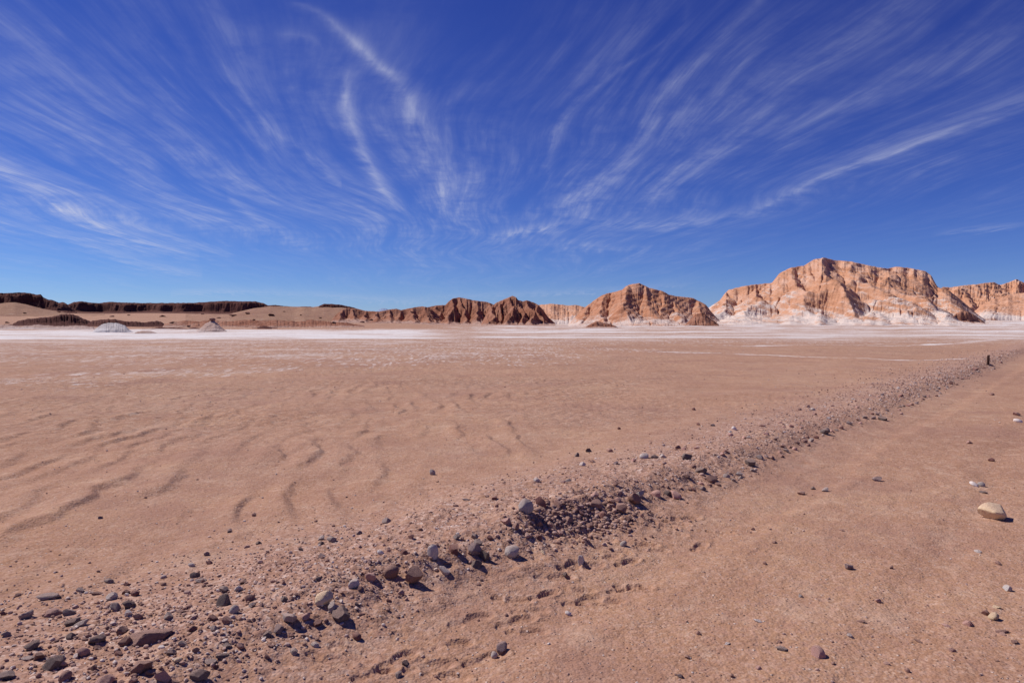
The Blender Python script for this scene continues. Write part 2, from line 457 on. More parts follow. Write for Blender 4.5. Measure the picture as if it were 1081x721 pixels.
def build_ground():
    azf = np.radians(np.linspace(-42, 42, 1120))
    azc = np.radians(np.concatenate([np.linspace(-180, -60, 25)[:-1], np.linspace(-60, -42, 60)[:-1]]))
    az = np.concatenate([azc, azf, -azc[::-1]])
    rr = [.02, .5, .9, 1.2]
    while rr[-1] < 420:
        r = rr[-1]
        rr.append(r + r * min(max(.5 * r / 1258., .0031), .011))
    rr += [460, 520, 620, 800, 1100, 1700, 2800, 5000, 9000, 16000]
    rr = np.array(rr)
    R, A = np.meshgrid(rr, az, indexing='ij')
    X = (R * np.sin(A)).ravel(); Y = (R * np.cos(A)).ravel()
    Z = ground_h(X, Y)
    fade = 1 - sst(600, 2500, R.ravel()); Z = Z * fade
    salt = np.zeros_like(X); grav = np.zeros_like(X); crust = np.zeros_like(X)
    m = (Y > 1) & (R.ravel() < 400)
    s_, _, _ = ridge_coords(X[m], Y[m]); r_ = np.hypot(X[m], Y[m])
    smooth_pan = sst(.16, .30, X[m] / Y[m]) * (1 - sst(34, 48, r_)) * .75
    crust[m] = sst(-1.2, -2.4, s_) * sst(7, 15, r_) * (1 - smooth_pan) * (.35 + .65 * sst(-.3, .3, fbm(X[m] / 7., Y[m] / 4., 3, 99))) * (1 - .6 * sst(90, 200, r_))
    m = (Y > 1) & (R.ravel() < 700); salt[m] = salt_fields(X[m], Y[m])
    m = (R.ravel() < 120) & (Y > -20); grav[m] = gravel_field(X[m], Y[m])
    me = mesh_np('ground', np.stack([X, Y, Z], 1), grid_faces(len(rr), len(az))[:, ::-1], True, {'salt': salt, 'gravel': grav, 'crust': crust})
    return link('ground', me, SAND, 'reddish brown sand plain with pale salt streaks, crossed by a dirt track', 'ground', kind='structure')

build_ground()

# ------------------------------------------------------------------ hills: eroded height fields that stand at their own distance
def erode(z, dx, iters, k, m=.45, diff=.02, fix=None):
    ny, nx = z.shape; N = ny * nx
    offs = [(-1, 0), (1, 0), (0, -1), (0, 1), (-1, -1), (-1, 1), (1, -1), (1, 1)]
    idx = np.arange(N).reshape(ny, nx)
    for it in range(iters):
        P = np.pad(z, 1, mode='edge'); PI = np.pad(idx, 1, mode='edge')
        best = np.zeros((ny, nx)); rec = idx.copy(); dist = np.ones((ny, nx))
        for dy, dxx in offs:
            L = dx * math.hypot(dy, dxx)
            s = (z - P[1 + dy:1 + dy + ny, 1 + dxx:1 + dxx + nx]) / L
            s = s * (1 + .12 * RNG.standard_normal(s.shape))
            w = s > best
            best[w] = s[w]; rec[w] = PI[1 + dy:1 + dy + ny, 1 + dxx:1 + dxx + nx][w]; dist[w] = L
        order = np.argsort(-z.ravel()).tolist(); rl = rec.ravel().tolist()
        A = [dx * dx] * N
        for i in order:
            r = rl[i]
            if r != i: A[r] += A[i]
        An = np.array(A)
        F = (k * An ** m / dist.ravel())
        if fix is not None: F = F * (1 - fix.ravel())
        F = F.tolist(); zl = z.ravel().tolist()
        for i in reversed(order):
            r = rl[i]
            if r != i:
                zr = zl[r]
                if zl[i] > zr: zl[i] = (zl[i] + F[i] * zr) / (1 + F[i])
        z = np.array(zl).reshape(ny, nx)
        P = np.pad(z, 1, mode='edge')
        z = z + diff * (P[:-2, 1:-1] + P[2:, 1:-1] + P[1:-1, :-2] + P[1:-1, 2:] - 4 * z)
    return z, An.reshape(ny, nx)

def up2(z):
    ny, nx = z.shape
    o = np.zeros((ny * 2 - 1, nx * 2 - 1))
    o[::2, ::2] = z; o[1::2, ::2] = .5 * (z[:-1] + z[1:])
    o[:, 1::2] = .5 * (o[:, :-2:2] + o[:, 2::2])
    return o

def smooth1(s, w):
    if w < 2: return s
    k = np.hanning(w + 2)[1:-1]; k /= k.sum()
    return np.convolve(np.pad(s, w // 2, mode='edge'), k, 'same')[w // 2:w // 2 + len(s)]

def hill(name, sil, D, front, back, mat, label, nx=160, ny=100, sink=1.5, rough=.22, iters=22, k=.05, m=.45, shape=1.0,
         crag=.05, seed=0, crest_wig=.18, cliff=0., smooth=5, ribs=.0, rib_w=6., kind='structure', cat='hill', steps=0., diff=.03, spurs=(), sideslope=.8, toe=1.15, jag=.5, dip=0., rise=.15):
    """sil: photo points of the skyline; D: distance of the crest; front/back: depth of the two flanks in metres"""
    px = np.linspace(sil[0][0], sil[-1][0], nx)
    py = np.interp(px, [p[0] for p in sil], [p[1] for p in sil])
    py = py + jag * (fbm(px / 3.2, px * 0 + seed, 3, seed + 51) + .5 * fbm(px / 9., px * 0, 2, seed + 53)) * (mat is not DUNE) * (mat is not HAZE_BLUE)
    dirs = np.array([ray(a, b) for a, b in zip(px, py)])
    ta = dirs[:, 0] / dirs[:, 1]; te = dirs[:, 2] / dirs[:, 1]
    v = np.linspace(-1, 1, ny)
    wv = np.where(v < 0, v * front, v * back)
    crest = D * (1 + 0 * ta) + crest_wig * front * fbm(px / 40., px * 0 + seed, 3, seed + 2)
    Yg = crest[None, :] + wv[:, None]
    Xg = Yg * ta[None, :]
    gz = ground_h(Xg.ravel(), Yg.ravel(), False).reshape(Xg.shape)
    crest_z = EYE + Z0 + te * crest
    base0 = gz - .02
    Hh = np.maximum(crest_z - base0[ny // 2], .02)
    t = 1 - np.abs(v)[:, None] + 0 * Xg
    # uneven flank length along the hill
    wob = fbm(Xg / (front * .55), Yg / (front * .9), 3, seed + 5)
    t = np.clip(t + .16 * wob * np.sin(np.pi * np.clip(t, 0, 1)), 0, 1)
    p = t ** shape
    if cliff > 0:       # a steep face above a talus slope
        e = .20 * fbm(Xg / 22., Yg / 40., 5, seed + 9) + .05 * fbm(Xg / 3., Yg / 6., 3, seed + 10)
        p = (1 - cliff) * t + cliff * sst(.50 + e, .62 + e, t)
    if ribs > 0:        # spurs and gullies that run down the flank
        rb = ridged((Xg + .25 * (Yg - D)) / rib_w + .6 * wob, Yg / (rib_w * 5.), 3, seed + 11)
        p = p + ribs * (rb - .2) * np.sin(np.pi * np.clip(t, 0, 1)) ** .8
    h = Hh[None, :] * p
    if spurs:           # crest plus spurs that fall away from its peaks: facets meet in gullies
        wx = Xg + .10 * front * fbm(Xg / (front * .35), Yg / (front * .35), 4, seed + 31)
        wy = Yg + .10 * front * fbm(Xg / (front * .35), Yg / (front * .35), 4, seed + 37)
        dc = np.abs(wy - crest[None, :])
        zc = Hh[None, :] * (.98 - .06 * fbm(Xg / 6., Yg / 6., 2, seed)) - sideslope * 1.05 * dc
        zs = np.where(wy > crest[None, :], np.maximum(zc, Hh[None, :] * t), zc)
        for (p0, p1, v1) in spurs:
            a0, a1 = np.interp(p0, px, ta), np.interp(p1, px, ta); y0 = np.interp(p0, px, crest)
            H0 = np.interp(p0, px, Hh); y1 = y0 - front * v1
            x0, x1 = a0 * y0, a1 * y1
            L2 = (x1 - x0) ** 2 + (y1 - y0) ** 2
            tt = np.clip(((wx - x0) * (x1 - x0) + (wy - y0) * (y1 - y0)) / L2, 0, 1)
            dd = np.hypot(wx - x0 - tt * (x1 - x0), wy - y0 - tt * (y1 - y0))
            zs = np.maximum(zs, H0 * (1 - tt) ** toe * .97 - sideslope * dd)
        apron_ = rise * Hh[None, :] * np.clip(t * 1.5, 0, 1) ** 1.3
        h = np.maximum(zs, apron_ + .03 * Hh[None, :] * fbm(Xg / 8., Yg / 8., 3, seed + 41)) * np.clip(t * 6, 0, 1)
    h = h * (1 + rough * fbm(Xg / 7., Yg / 7., 4, seed + 7) * np.sin(np.pi * np.clip(t * .8 + .1, 0, 1)))
    z = h + .002 * RNG.standard_normal(h.shape)
    cell = (Xg[ny // 2, -1] - Xg[ny // 2, 0]) / nx
    flow = np.zeros_like(z)
    if iters:
        z, A = erode(z, max(cell, .05), iters, k, m, diff)
        flow = np.clip(np.log(A / A.min()) / 8., 0, 1)
    # finer mesh with crags
    z = up2(z); flow = up2(flow); Xg = up2(Xg); Yg = up2(Yg); gz = up2(gz); T = up2(t)
    te2 = np.interp(np.linspace(0, 1, Xg.shape[1]), np.linspace(0, 1, nx), te)
    Hm = Hh.max()
    env = np.clip(T * 3, 0, 1)
    z = z + crag * Hm * env * (.6 * ridged(Xg / 3.2, Yg / 3.2 + z / 2.5, 3, seed + 13) + .5 * fbm(Xg / 1.1, Yg / 1.1 + z, 3, seed + 17) * 1.)
    if steps > 0:       # ledges
        q = (z + dip * (Xg - Xg.mean())) / (Hm * .11) + .7 * fbm(Xg / 14., Yg / 14., 3, seed + 19)
        f = q - np.floor(q)
        z = z + steps * Hm * .11 * env * (sst(.25, .75, f) - f)
    # bring the skyline back to the photographed profile
    for _ in range(3):
        tot = (gz + z - EYE - Z0) / Yg
        j = np.argmax(tot, axis=0); c = np.arange(Xg.shape[1])
        need = te2 * Yg[j, c] + EYE + Z0 - gz[j, c]
        s = np.clip(need / np.maximum(z[j, c], .05), .05, 3.5)
        s = smooth1(s, smooth)
        z = z * s[None, :]
    edge = np.clip(T * 8, 0, 1)
    Zg = gz + z - sink * (1 - edge) ** 2
    rel = np.clip(z / max(Hm, .1), 0, 1)
    cx, cy = float(D * ta.mean()), float(D)
    V = np.stack([Xg.ravel() - cx, Yg.ravel() - cy, Zg.ravel()], 1)
    me = mesh_np(name, V, grid_faces(*Xg.shape), True, {'rel': rel, 'flow': flow})
    return link(name, me, mat, label, cat, kind=kind, loc=(cx, cy, 0))

# big pale orange hill
BIG = [(722, 341), (735, 334), (744, 327.6), (760, 317), (766, 309), (769, 306), (788, 301.5), (815, 298.5), (823, 288.5), (835, 282.5), (849, 280.5),
       (859, 274), (870, 272), (882, 275), (898, 276), (917, 280.4), (936, 283.6), (946, 282), (958, 282.5), (970, 285), (977, 286.5), (983, 291),
       (987, 298), (990, 303), (1002, 307), (1010, 313), (1021, 322), (1032, 332), (1045, 341), (1058, 346)]
hill('orange_hill', BIG, 290, 92, 55, HILL_ORANGE, 'biggest rounded hill of pale orange rock, gullied and dusted with white salt', nx=400, ny=230,
     rough=.20, iters=7, k=.045, m=.5, crag=.013, seed=3, smooth=5, steps=.30, diff=.08, sideslope=.50, dip=.45, rise=.22, toe=1.0,
     spurs=[(768, 758, .7), (800, 786, .7), (823, 808, .55), (836, 852, .75), (858, 872, .6), (872, 900, .75), (900, 975, .8), (930, 1003, .75), (978, 1040, .7), (955, 940, .4)])
MID = [(600, 341), (608, 334), (612, 330), (618, 324), (625, 319), (633, 313), (640, 310), (650, 308), (657, 306), (661, 302), (667, 300), (675, 299), (680, 301),
       (685, 304), (700, 307.5), (706, 311), (712, 312.5), (722, 313.5), (732, 314.8), (738, 318), (745, 321.5), (750, 328), (758, 337), (766, 343)]
hill('orange_hill', MID, 235, 46, 34, HILL_RED, 'steep orange hill with a knobbly top and furrowed flanks, beside the biggest hill', nx=230, ny=150,
     rough=.22, iters=7, k=.045, m=.5, crag=.020, seed=21, diff=.07, sideslope=.60, dip=-.3, rise=.22, toe=1.0,
     spurs=[(620, 610, .6), (641, 628, .75), (656, 648, .6), (668, 660, .8), (682, 696, .7), (698, 704, .55), (712, 720, .7), (735, 750, .6)], smooth=4, steps=.2)
SPUR = [(722, 344), (728, 338), (734, 332), (741, 330), (746, 333), (752, 338), (758, 342), (764, 346)]
hill('rocky_spur', SPUR, 200, 8, 14, HILL_BROWN, 'low broken brown spur running out of the steep orange hill onto pale wash', nx=70, ny=60,
     rough=.4, iters=12, k=.05, crag=.08, seed=33, smooth=3, cat='outcrop')
TOE = [(617, 346), (623, 342), (630, 339), (638, 341), (645, 342), (651, 345), (656, 347)]
hill('rock_outcrop', TOE, 180, 5, 8, HILL_BROWN, 'small dark brown outcrop at the foot of the steep orange hill', nx=60, ny=50, rough=.4, iters=8,
     crag=.1, seed=35, smooth=3, cliff=.5, cat='outcrop')
# far range behind on one side of the big hill
FAR = [(985, 308), (996, 303), (1004, 303.5), (1012, 302), (1020, 301), (1032, 300), (1043, 298.5), (1049, 298), (1056, 301), (1065, 298), (1073, 294.6), (1081, 298.5),
       (1095, 296), (1115, 300), (1140, 305), (1165, 318), (1185, 335)]
hill('far_ridge', FAR, 470, 70, 60, HILL_ORANGE, 'far pinkish ridge with a toothed crest, half hidden behind the biggest hill', nx=180, ny=90, rough=.25,
     iters=5, k=.05, crag=.035, seed=41, smooth=3, steps=.5, dip=.2, spurs=[(1004, 1000, .7), (1020, 1026, .8), (1049, 1040, .9), (1073, 1082, .8), (1100, 1110, .8)], sideslope=.6, rise=.25, cat='ridge')
DN = [(1012, 343), (1024, 332), (1038, 321), (1050, 315), (1064, 311.5), (1081, 309), (1100, 309), (1125, 313), (1150, 324), (1170, 338)]
hill('pale_slope', DN, 350, 60, 40, HILL_ORANGE, 'pale worn slope leaning against the far pinkish ridge', nx=110, ny=80, rough=.22, iters=3, crag=.02, seed=45, smooth=6, steps=.3, cat='slope')
CAVE = [(1003, 337), (1009, 331), (1015, 328), (1022, 329), (1030, 333), (1038, 339), (1044, 343)]  # the dark cave spot, built as a raised lump of dark rock
hill('rock_outcrop', CAVE, 232, 6, 10, HILL_BROWN, 'dark rock lump standing for a cave at the low end of the biggest hill', nx=60, ny=50, rough=.4, iters=8,
     crag=.10, seed=47, smooth=3, cliff=.6, cat='outcrop')
# middle range
R3 = [(508, 342), (514, 330), (519, 323), (525, 319), (532, 316), (538, 313.5), (541, 312.4), (545, 314), (547, 317), (552, 318), (556, 317), (561, 318.5), (567, 321),
      (573, 327), (579, 335), (586, 341)]
hill('brown_hill', R3, 250, 30, 24, HILL_BROWN, 'jagged twin topped brown hill next to the steep orange hill', nx=150, ny=110, rough=.3, iters=20, k=.05,
     crag=.045, seed=51, sideslope=1.0, spurs=[(523, 516, .9), (533, 524, .7), (541, 537, .95), (549, 553, .8), (557, 564, .95), (566, 576, .7)], smooth=3)
R2 = [(432, 342), (440, 334), (447, 328), (452, 324), (462, 322.5), (470, 322), (474, 318), (478, 315), (485, 314), (492, 315.5), (500, 317), (507, 318), (513, 318.6), (520, 321),
      (528, 326), (537, 334), (545, 341)]
hill('brown_hill', R2, 285, 36, 26, HILL_BROWN, 'dark red brown hill with a flat shoulder, beside the jagged twin topped hill', nx=150, ny=110, rough=.3, iters=20, k=.05,
     crag=.045, seed=57, sideslope=1.0, spurs=[(448, 442, .7), (462, 458, .9), (478, 470, .95), (487, 492, .8), (502, 506, .9), (516, 526, .8)], smooth=3)
R1 = [(346, 342), (354, 333), (361, 327), (368, 325), (376, 326), (384, 328), (392, 328.5), (400, 329), (410, 327), (418, 326), (424, 327.5), (430, 326), (436, 325), (440, 324), (446, 323.5), (452, 324.5), (460, 330), (468, 338), (474, 342)]
hill('brown_hill', R1, 270, 28, 24, HILL_BROWN, 'lowest ragged brown hill of the middle range, next to the sand hill', nx=150, ny=90, rough=.35, iters=18, k=.05,
     crag=.05, seed=61, smooth=3, sideslope=1.0, spurs=[(361, 356, .9), (372, 378, .8), (384, 388, .9), (398, 394, .8), (410, 414, .9), (422, 420, .7), (436, 440, .95), (448, 452, .8)])
BK = [(545, 337), (556, 325), (567, 322), (582, 320.8), (590, 321.5), (600, 322.5), (608, 322), (617, 324), (628, 329), (640, 338)]
hill('far_ridge', BK, 390, 40, 40, HILL_ORANGE, 'low distant orange ridge in the gap between jagged brown hill and steep orange hill', nx=90, ny=60, rough=.2,
     iters=4, crag=.04, seed=65, smooth=4, steps=.4, dip=.2, cat='ridge')
# sand hill with a dark cap, and the dark cliffs on the far side of the salt flat
SH = [(196, 345), (222, 338), (248, 330), (268, 325.5), (285, 323.5), (310, 323.8), (330, 324.3), (342, 322.5), (356, 322.5), (370, 324), (385, 328), (400, 334), (416, 341), (430, 346)]
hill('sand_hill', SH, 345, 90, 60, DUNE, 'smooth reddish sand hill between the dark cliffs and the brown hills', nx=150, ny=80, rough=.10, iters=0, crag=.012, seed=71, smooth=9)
CP1 = [(333, 328), (337, 323), (342, 320.8), (350, 321), (358, 321.3), (366, 323), (374, 325), (382, 328), (390, 330.5), (396, 334)]
hill('rock_cap', CP1, 335, 7, 10, CLIFF, 'dark rocky cap along the top of the smooth sand hill', nx=90, ny=50, rough=.3, iters=6, crag=.09, seed=73, smooth=3, cliff=.5, cat='outcrop')
CP2 = [(278, 326), (283, 322.6), (290, 322), (300, 323.2), (312, 324), (325, 323.6), (333, 324.4), (338, 326.5)]
hill('rock_cap', CP2, 352, 6, 10, CLIFF, 'thin dark rock ledge lining the crest of the smooth sand hill', nx=80, ny=40, rough=.3, iters=4, crag=.07, seed=75, smooth=3, cliff=.5, cat='outcrop')
MESA = [(52, 330), (60, 323), (72, 321.3), (78, 319), (85, 318), (92, 319), (104, 320), (116, 318.6), (126, 319.3), (150, 319.8), (180, 320), (205, 319.6), (225, 318.4), (240, 317.7), (256, 318.2),
        (270, 318.4), (278, 320), (284, 323), (290, 327)]
hill('dark_cliff', MESA, 455, 34, 70, CLIFF, 'long dark red cliff with a level top beyond the sand slope', nx=300, ny=100, rough=.22, iters=0, crag=.05, seed=81, smooth=3, steps=.5,
     cliff=.66, crest_wig=.3, cat='cliff')
MESA2 = [(-70, 318), (-40, 311), (-10, 309), (5, 309.6), (20, 308.8), (32, 309.4), (38, 311), (43, 310.6), (46, 314), (50, 316), (56, 317), (62, 319.5), (67, 319), (72, 322), (80, 328)]
hill('dark_cliff', MESA2, 415, 34, 60, CLIFF, 'higher dark red cliff end with a stepped crest above a sand drift', nx=200, ny=100, rough=.25, iters=0, crag=.06, seed=85, smooth=3, steps=.5,
     cliff=.62, crest_wig=.3, cat='cliff')
DR = [(-60, 330), (-30, 325), (-8, 321.5), (8, 319.5), (16, 319.3), (28, 321.5), (45, 326), (75, 331), (110, 335)]
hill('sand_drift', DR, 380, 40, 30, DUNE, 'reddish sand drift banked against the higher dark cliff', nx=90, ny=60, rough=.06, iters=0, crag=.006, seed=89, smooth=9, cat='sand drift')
OUT1 = [(4, 347), (12, 343), (20, 338.5), (30, 336.5), (42, 335.5), (54, 334.5), (62, 332.6), (70, 331.6), (77, 331.8), (83, 334), (90, 337), (97, 340), (108, 346)]
hill('rock_outcrop', OUT1, 215, 10, 14, CLIFF, 'long low dark outcrop in front of the sand slope', nx=140, ny=60, rough=.3, iters=10, k=.05, crag=.14, seed=91, smooth=2, cliff=.4, jag=.9, cat='outcrop')
OUT2 = [(88, 344), (98, 338.5), (110, 337), (122, 337.2), (132, 339), (143, 339.5), (152, 340.5), (160, 339.5), (166, 338.6), (172, 340.5), (178, 346)]
hill('rock_outcrop', OUT2, 200, 7, 12, CLIFF, 'lumpy dark red outcrop behind the round white mound', nx=120, ny=50, rough=.35, iters=8, k=.05, crag=.16, seed=93, smooth=2, cliff=.4, jag=1.0, cat='outcrop')
LOW = [(170, 343.7), (182, 340.2), (196, 338.7), (210, 339.3), (224, 338.0), (240, 339.5), (262, 337.5), (276, 339.2), (292, 337.7), (312, 339.5), (330, 337.7), (348, 339.7), (366, 340.7), (384, 343.7)]
hill('broken_ridge', LOW, 198, 10, 14, HILL_BROWN, 'long low reddish ridge of broken ground below the smooth sand hill', nx=200, ny=60, rough=.5, iters=6, k=.05, crag=.16, seed=121, smooth=2, jag=.9, cat='ridge')
LOW2 = [(-60, 347.0), (-20, 343.5), (6, 343.0), (22, 344.4), (40, 342.8), (64, 344.6), (84, 343.6), (100, 345.5), (112, 348.0)]
hill('broken_ridge', LOW2, 172, 8, 12, MOUND_P, 'low pinkish swell of crumbly ground in front of the long dark outcrop', nx=150, ny=50, rough=.5, iters=6, k=.05, crag=.16, seed=125, smooth=2, jag=.8, cat='ridge')
OUT3 = [(150, 351), (158, 347), (168, 345.5), (185, 346), (198, 346.5), (206, 345.5), (214, 347.5), (222, 351)]
hill('rock_outcrop', OUT3, 165, 4, 8, CLIFF, 'thin dark rock band low on the salt flat between the mounds', nx=90, ny=40, rough=.35, iters=5, crag=.1, seed=95, smooth=3, cat='outcrop')
OUT4 = [(236, 343), (243, 340), (250, 342.5), (258, 345), (266, 347)]
hill('rock_outcrop', OUT4, 200, 4, 6, CLIFF, 'scrap of dark rock beside the peaked mound', nx=50, ny=36, rough=.4, iters=4, crag=.12, seed=97, smooth=2, cat='outcrop')
OUT5 = [(298, 346), (304, 341.5), (310, 339), (316, 342), (322, 343.5), (330, 346)]
hill('rock_outcrop', OUT5, 205, 4, 6, CLIFF, 'small dark knob at the foot of the smooth sand hill', nx=50, ny=36, rough=.4, iters=4, crag=.12, seed=98, smooth=2, cat='outcrop')
OUT6 = [(266, 349), (272, 345.5), (279, 343.8), (286, 345.5), (293, 348.5)]
hill('rock_outcrop', OUT6, 175, 3, 6, CLIFF, 'low dark hump at the edge of the salt flat below the sand hill', nx=50, ny=36, rough=.4, iters=4, crag=.12, seed=99, smooth=2, cat='outcrop')
MW = [(92, 356), (97, 351), (102, 346), (107, 342.5), (114, 340.8), (124, 341), (132, 343.6), (137, 348.5), (143, 352), (150, 356)]
hill('salt_mound', MW, 128, 5, 5, MOUND_W, 'round white mound standing on the salt flat', nx=100, ny=70, rough=.5, iters=10, k=.03, shape=.7, crag=.10, jag=.7, seed=101, smooth=4, cat='mound')
MP = [(128, 357.5), (137, 353.5), (146, 350), (152, 349), (160, 349.8), (168, 352.5), (177, 356.5)]
hill('salt_mound', MP, 112, 4, 4, MOUND_P, 'low pinkish mound next to the round white mound', nx=80, ny=50, rough=.4, iters=6, k=.03, shape=.7, crag=.07, seed=103, smooth=4, cat='mound')
MK = [(198, 354.5), (206, 350.5), (212, 346), (217, 341.5), (222, 339), (227, 339.2), (231, 343), (237, 348), (243, 351.5), (250, 354.5)]
hill('salt_mound', MK, 135, 5, 5, MOUND_P, 'peaked grey mound with a dark boulder on its tip', nx=90, ny=60, rough=.45, iters=10, k=.03, shape=.85, crag=.09, seed=105, smooth=3, cat='mound')
VOL = [(380, 341), (392, 333), (399, 327.5), (403, 325.5), (407, 325.6), (412, 328), (420, 333), (432, 341)]
hill('far_mountain', VOL, 7000, 700, 700, HAZE_BLUE, 'tiny bluish mountain on the horizon beyond the gap', nx=60, ny=40, rough=.1, iters=0, crag=.02, seed=111, smooth=3, sink=20, cat='mountain')
# ------------------------------------------------------------------ stones
def stone_mesh(name, seed, sub=3, cuts=9, flat_=0.0, rough=.05, rounded=0.0):
    rg = np.random.default_rng(seed)
    bm = bmesh.new(); bmesh.ops.create_icosphere(bm, subdivisions=sub, radius=1.0)
    bm.verts.ensure_lookup_table()
    V = np.array([v.co[:] for v in bm.verts])
    sk = rg.normal(0, .16, (3, 3)); V = V @ (np.eye(3) + sk)
    for _ in range(cuts):                       # broken faces
        n = rg.normal(size=3); n /= np.linalg.norm(n)
        off = rg.uniform(.40, .74) + .34 * rounded
        d = V @ n - off
        V = V - np.clip(d, 0, None)[:, None] * n * (1 - .35 * rounded)
    lo_ = rg.uniform(0, 50)
    k = 1 + rough * fbm(V[:, 0] * 1.6 + lo_, V[:, 1] * 1.6 + V[:, 2] * 1.3, 3, seed % 60) + .35 * rough * fbm(V[:, 0] * 6 + V[:, 2] * 4, V[:, 1] * 6 - V[:, 2] * 3 + lo_, 2, seed % 50)
    V = V * k[:, None]
    V -= (V.max(0) + V.min(0)) / 2
    V /= (V.max(0) - V.min(0))                  # unit box
    for v, c in zip(bm.verts, V): v.co = c
    me = bpy.data.meshes.new(name); bm.to_mesh(me); bm.free()
    me.polygons.foreach_set('use_smooth', np.full(len(me.polygons), True))
    me.set_sharp_from_angle(angle=math.radians(24 + 25 * rounded))
    return me

def shade_for(me, mat): me.materials.append(mat)

GEN_A = [stone_mesh('stone', 200 + k, 3, 13, rough=.06) for k in range(10)]                  # angular
GEN_R = [stone_mesh('stone', 300 + k, 3, 6, rough=.07, rounded=.8) for k in range(6)]        # rounded
for k, g in enumerate(GEN_A + GEN_R): shade_for(g, STONE['brown'])
count_stone = 0
PLACED = []     # px, py, w

def put_stone(px, py, w, h, colour, kind='angular', label=None, group=None, own=False, name='stone', rot=None, depth=None, sink=.27, roll=None):
    """px, py: middle of the stone in the photo; w, h its width and height there (photo pixels)"""
    global count_stone
    rg = np.random.default_rng(1000 + count_stone); count_stone += 1
    x, y, z, dist = hit(px, py + h * .36)
    W = w * dist / FPX; H = h * dist / FPX
    if kind == 'slab': D = W * rg.uniform(.5, .7); Hs = H * .85
    elif kind == 'tall': D = W * rg.uniform(.8, 1.0); Hs = H * 1.12
    else: D = W * rg.uniform(.72, 1.0); Hs = H * 1.02
    if depth: D = W * depth
    # a camera looking down sees part of the depth as height
    dep = math.atan2(EYE, math.hypot(x, y)); Hs = max(.66 * min(W, D), (H - D * math.sin(dep) * .40)) * (1 + sink)
    if kind == 'slab': Hs = min(Hs, .36 * W)
    if own: me = stone_mesh(name, 5000 + count_stone * 7, 4 if w > 13 else 3, {'round': 6, 'block': 9}.get(kind, 13), rough=.08, rounded={'round': .9, 'block': .45}.get(kind, .1)); me.materials.append(STONE[colour])
    else: me = (GEN_R if kind == 'round' else GEN_A)[int(rg.integers(0, 6 if kind == 'round' else 10))]
    o = link(name, me, STONE[colour], label, 'stone', group)
    if me.materials[0] != STONE[colour]:
        o.material_slots[0].link = 'OBJECT'; o.material_slots[0].material = STONE[colour]
    az = math.atan2(x, y)
    o.scale = (W * 1.04, D, Hs)
    yaw = (rot if rot is not None else rg.uniform(-.6, .6)) - az
    o.rotation_euler = (rg.uniform(-.12, .12), (roll if roll is not None else rg.uniform(-.15, .15)), yaw)
    o.location = (x, y, z + Hs * (.5 - sink))
    PLACED.append((px, py, w))
    return o

LAND = []       # (px, py, phrase) stones other labels refer to
def S(px, py, w, h, colour, kind, label, phrase=None, **kw):
    put_stone(px, py, w, h, colour, kind, label, 'named stones along the gravel ridge', own=True, **kw)
    if phrase: LAND.append((px, py, phrase))

# --- stones one would point at, each with its own label
S(160.6, 667, 40, 17.5, 'brown', 'slab', 'big flat reddish brown slab, the longest stone of the gravel ridge', 'the long reddish slab', rot=.12, roll=-.12)
S(56.5, 697.5, 20, 14, 'dark grey', 'angular', 'dark grey block between a pale flat stone and a small pinkish one, near the camera', 'the dark grey block')
S(34, 680.5, 15, 12, 'dark grey', 'angular', 'dark grey stone just behind a pale flat stone, beyond the dark grey block')
S(29.6, 693, 12, 7.5, 'pale grey', 'slab', 'pale grey flat stone lying against the dark grey block')
S(87.8, 687.3, 12.5, 10.5, 'pink', 'round', 'round pinkish stone alone between the long reddish slab and the dark grey block', 'the round pinkish stone')
S(69, 712.6, 15, 12, 'brown', 'round', 'rounded brown stone in front of the dark grey block', 'the rounded brown stone')
S(150.6, 703, 22, 18, 'brown', 'angular', 'dark brown wedge with a lit face, in front of the long reddish slab', 'the dark brown wedge', rot=.4)
S(111.7, 717, 22, 13, 'pink', 'angular', 'pinkish block cut by the bottom edge of the picture', 'the pinkish block', rot=.3)
S(172, 713, 16, 14, 'pink', 'angular', 'pinkish grey lump between the dark brown wedge and the dark lumpy stone')
S(210.8, 710.6, 20, 13, 'dark grey', 'angular', 'dark lumpy stone with a glossy black underside, close to the camera', 'the dark lumpy stone')
S(237, 633, 15, 17, 'dark grey', 'tall', 'upright bluish dark stone with a pale stone leaning beside it', 'the upright dark stone')
S(247, 643, 10.5, 11.5, 'pale grey', 'round', 'pale grey stone leaning against the upright dark stone')
S(252, 620.5, 10, 7, 'white', 'angular', 'whitish stone just behind the upright dark stone')
S(220.8, 697, 14, 7, 'grey', 'slab', 'flat grey stone behind the dark lumpy stone')
S(234.6, 690, 13, 8, 'dark grey', 'slab', 'dark flat stone overlapping a flat grey stone behind the dark lumpy stone')
S(51.4, 628, 22, 9, 'grey', 'slab', 'long flat grey slab at the outer edge of the gravel, near the sand', 'the long flat grey slab', rot=-.2)
S(27.6, 648, 13, 10, 'grey', 'angular', 'grey block in front of the long flat grey slab', 'the grey block at the gravel edge')
S(56.5, 645, 20, 7, 'pink', 'slab', 'thin pinkish plate in front of the long flat grey slab', 'the thin pinkish plate')
S(76.5, 655, 14, 10, 'dark grey', 'angular', 'dark stone with a thin pale plate leaning beside it', 'the dark stone by the pale plate')
S(85.5, 657, 16, 7.5, 'pale grey', 'slab', 'thin pale plate tilted against a dark stone', rot=.2, roll=-.35)
S(103, 675, 16, 9, 'dark grey', 'angular', 'dark grey stone behind the round pinkish stone')
S(134, 675.5, 14, 11.5, 'brown', 'angular', 'brown stone touching the end of the long reddish slab')
S(129, 664.7, 12, 9, 'brown', 'angular', 'smaller brown stone behind the end of the long reddish slab')
S(136.8, 636.6, 14, 10, 'dark grey', 'angular', 'bluish dark stone at the back of the gravel behind the long reddish slab', 'the bluish dark stone')
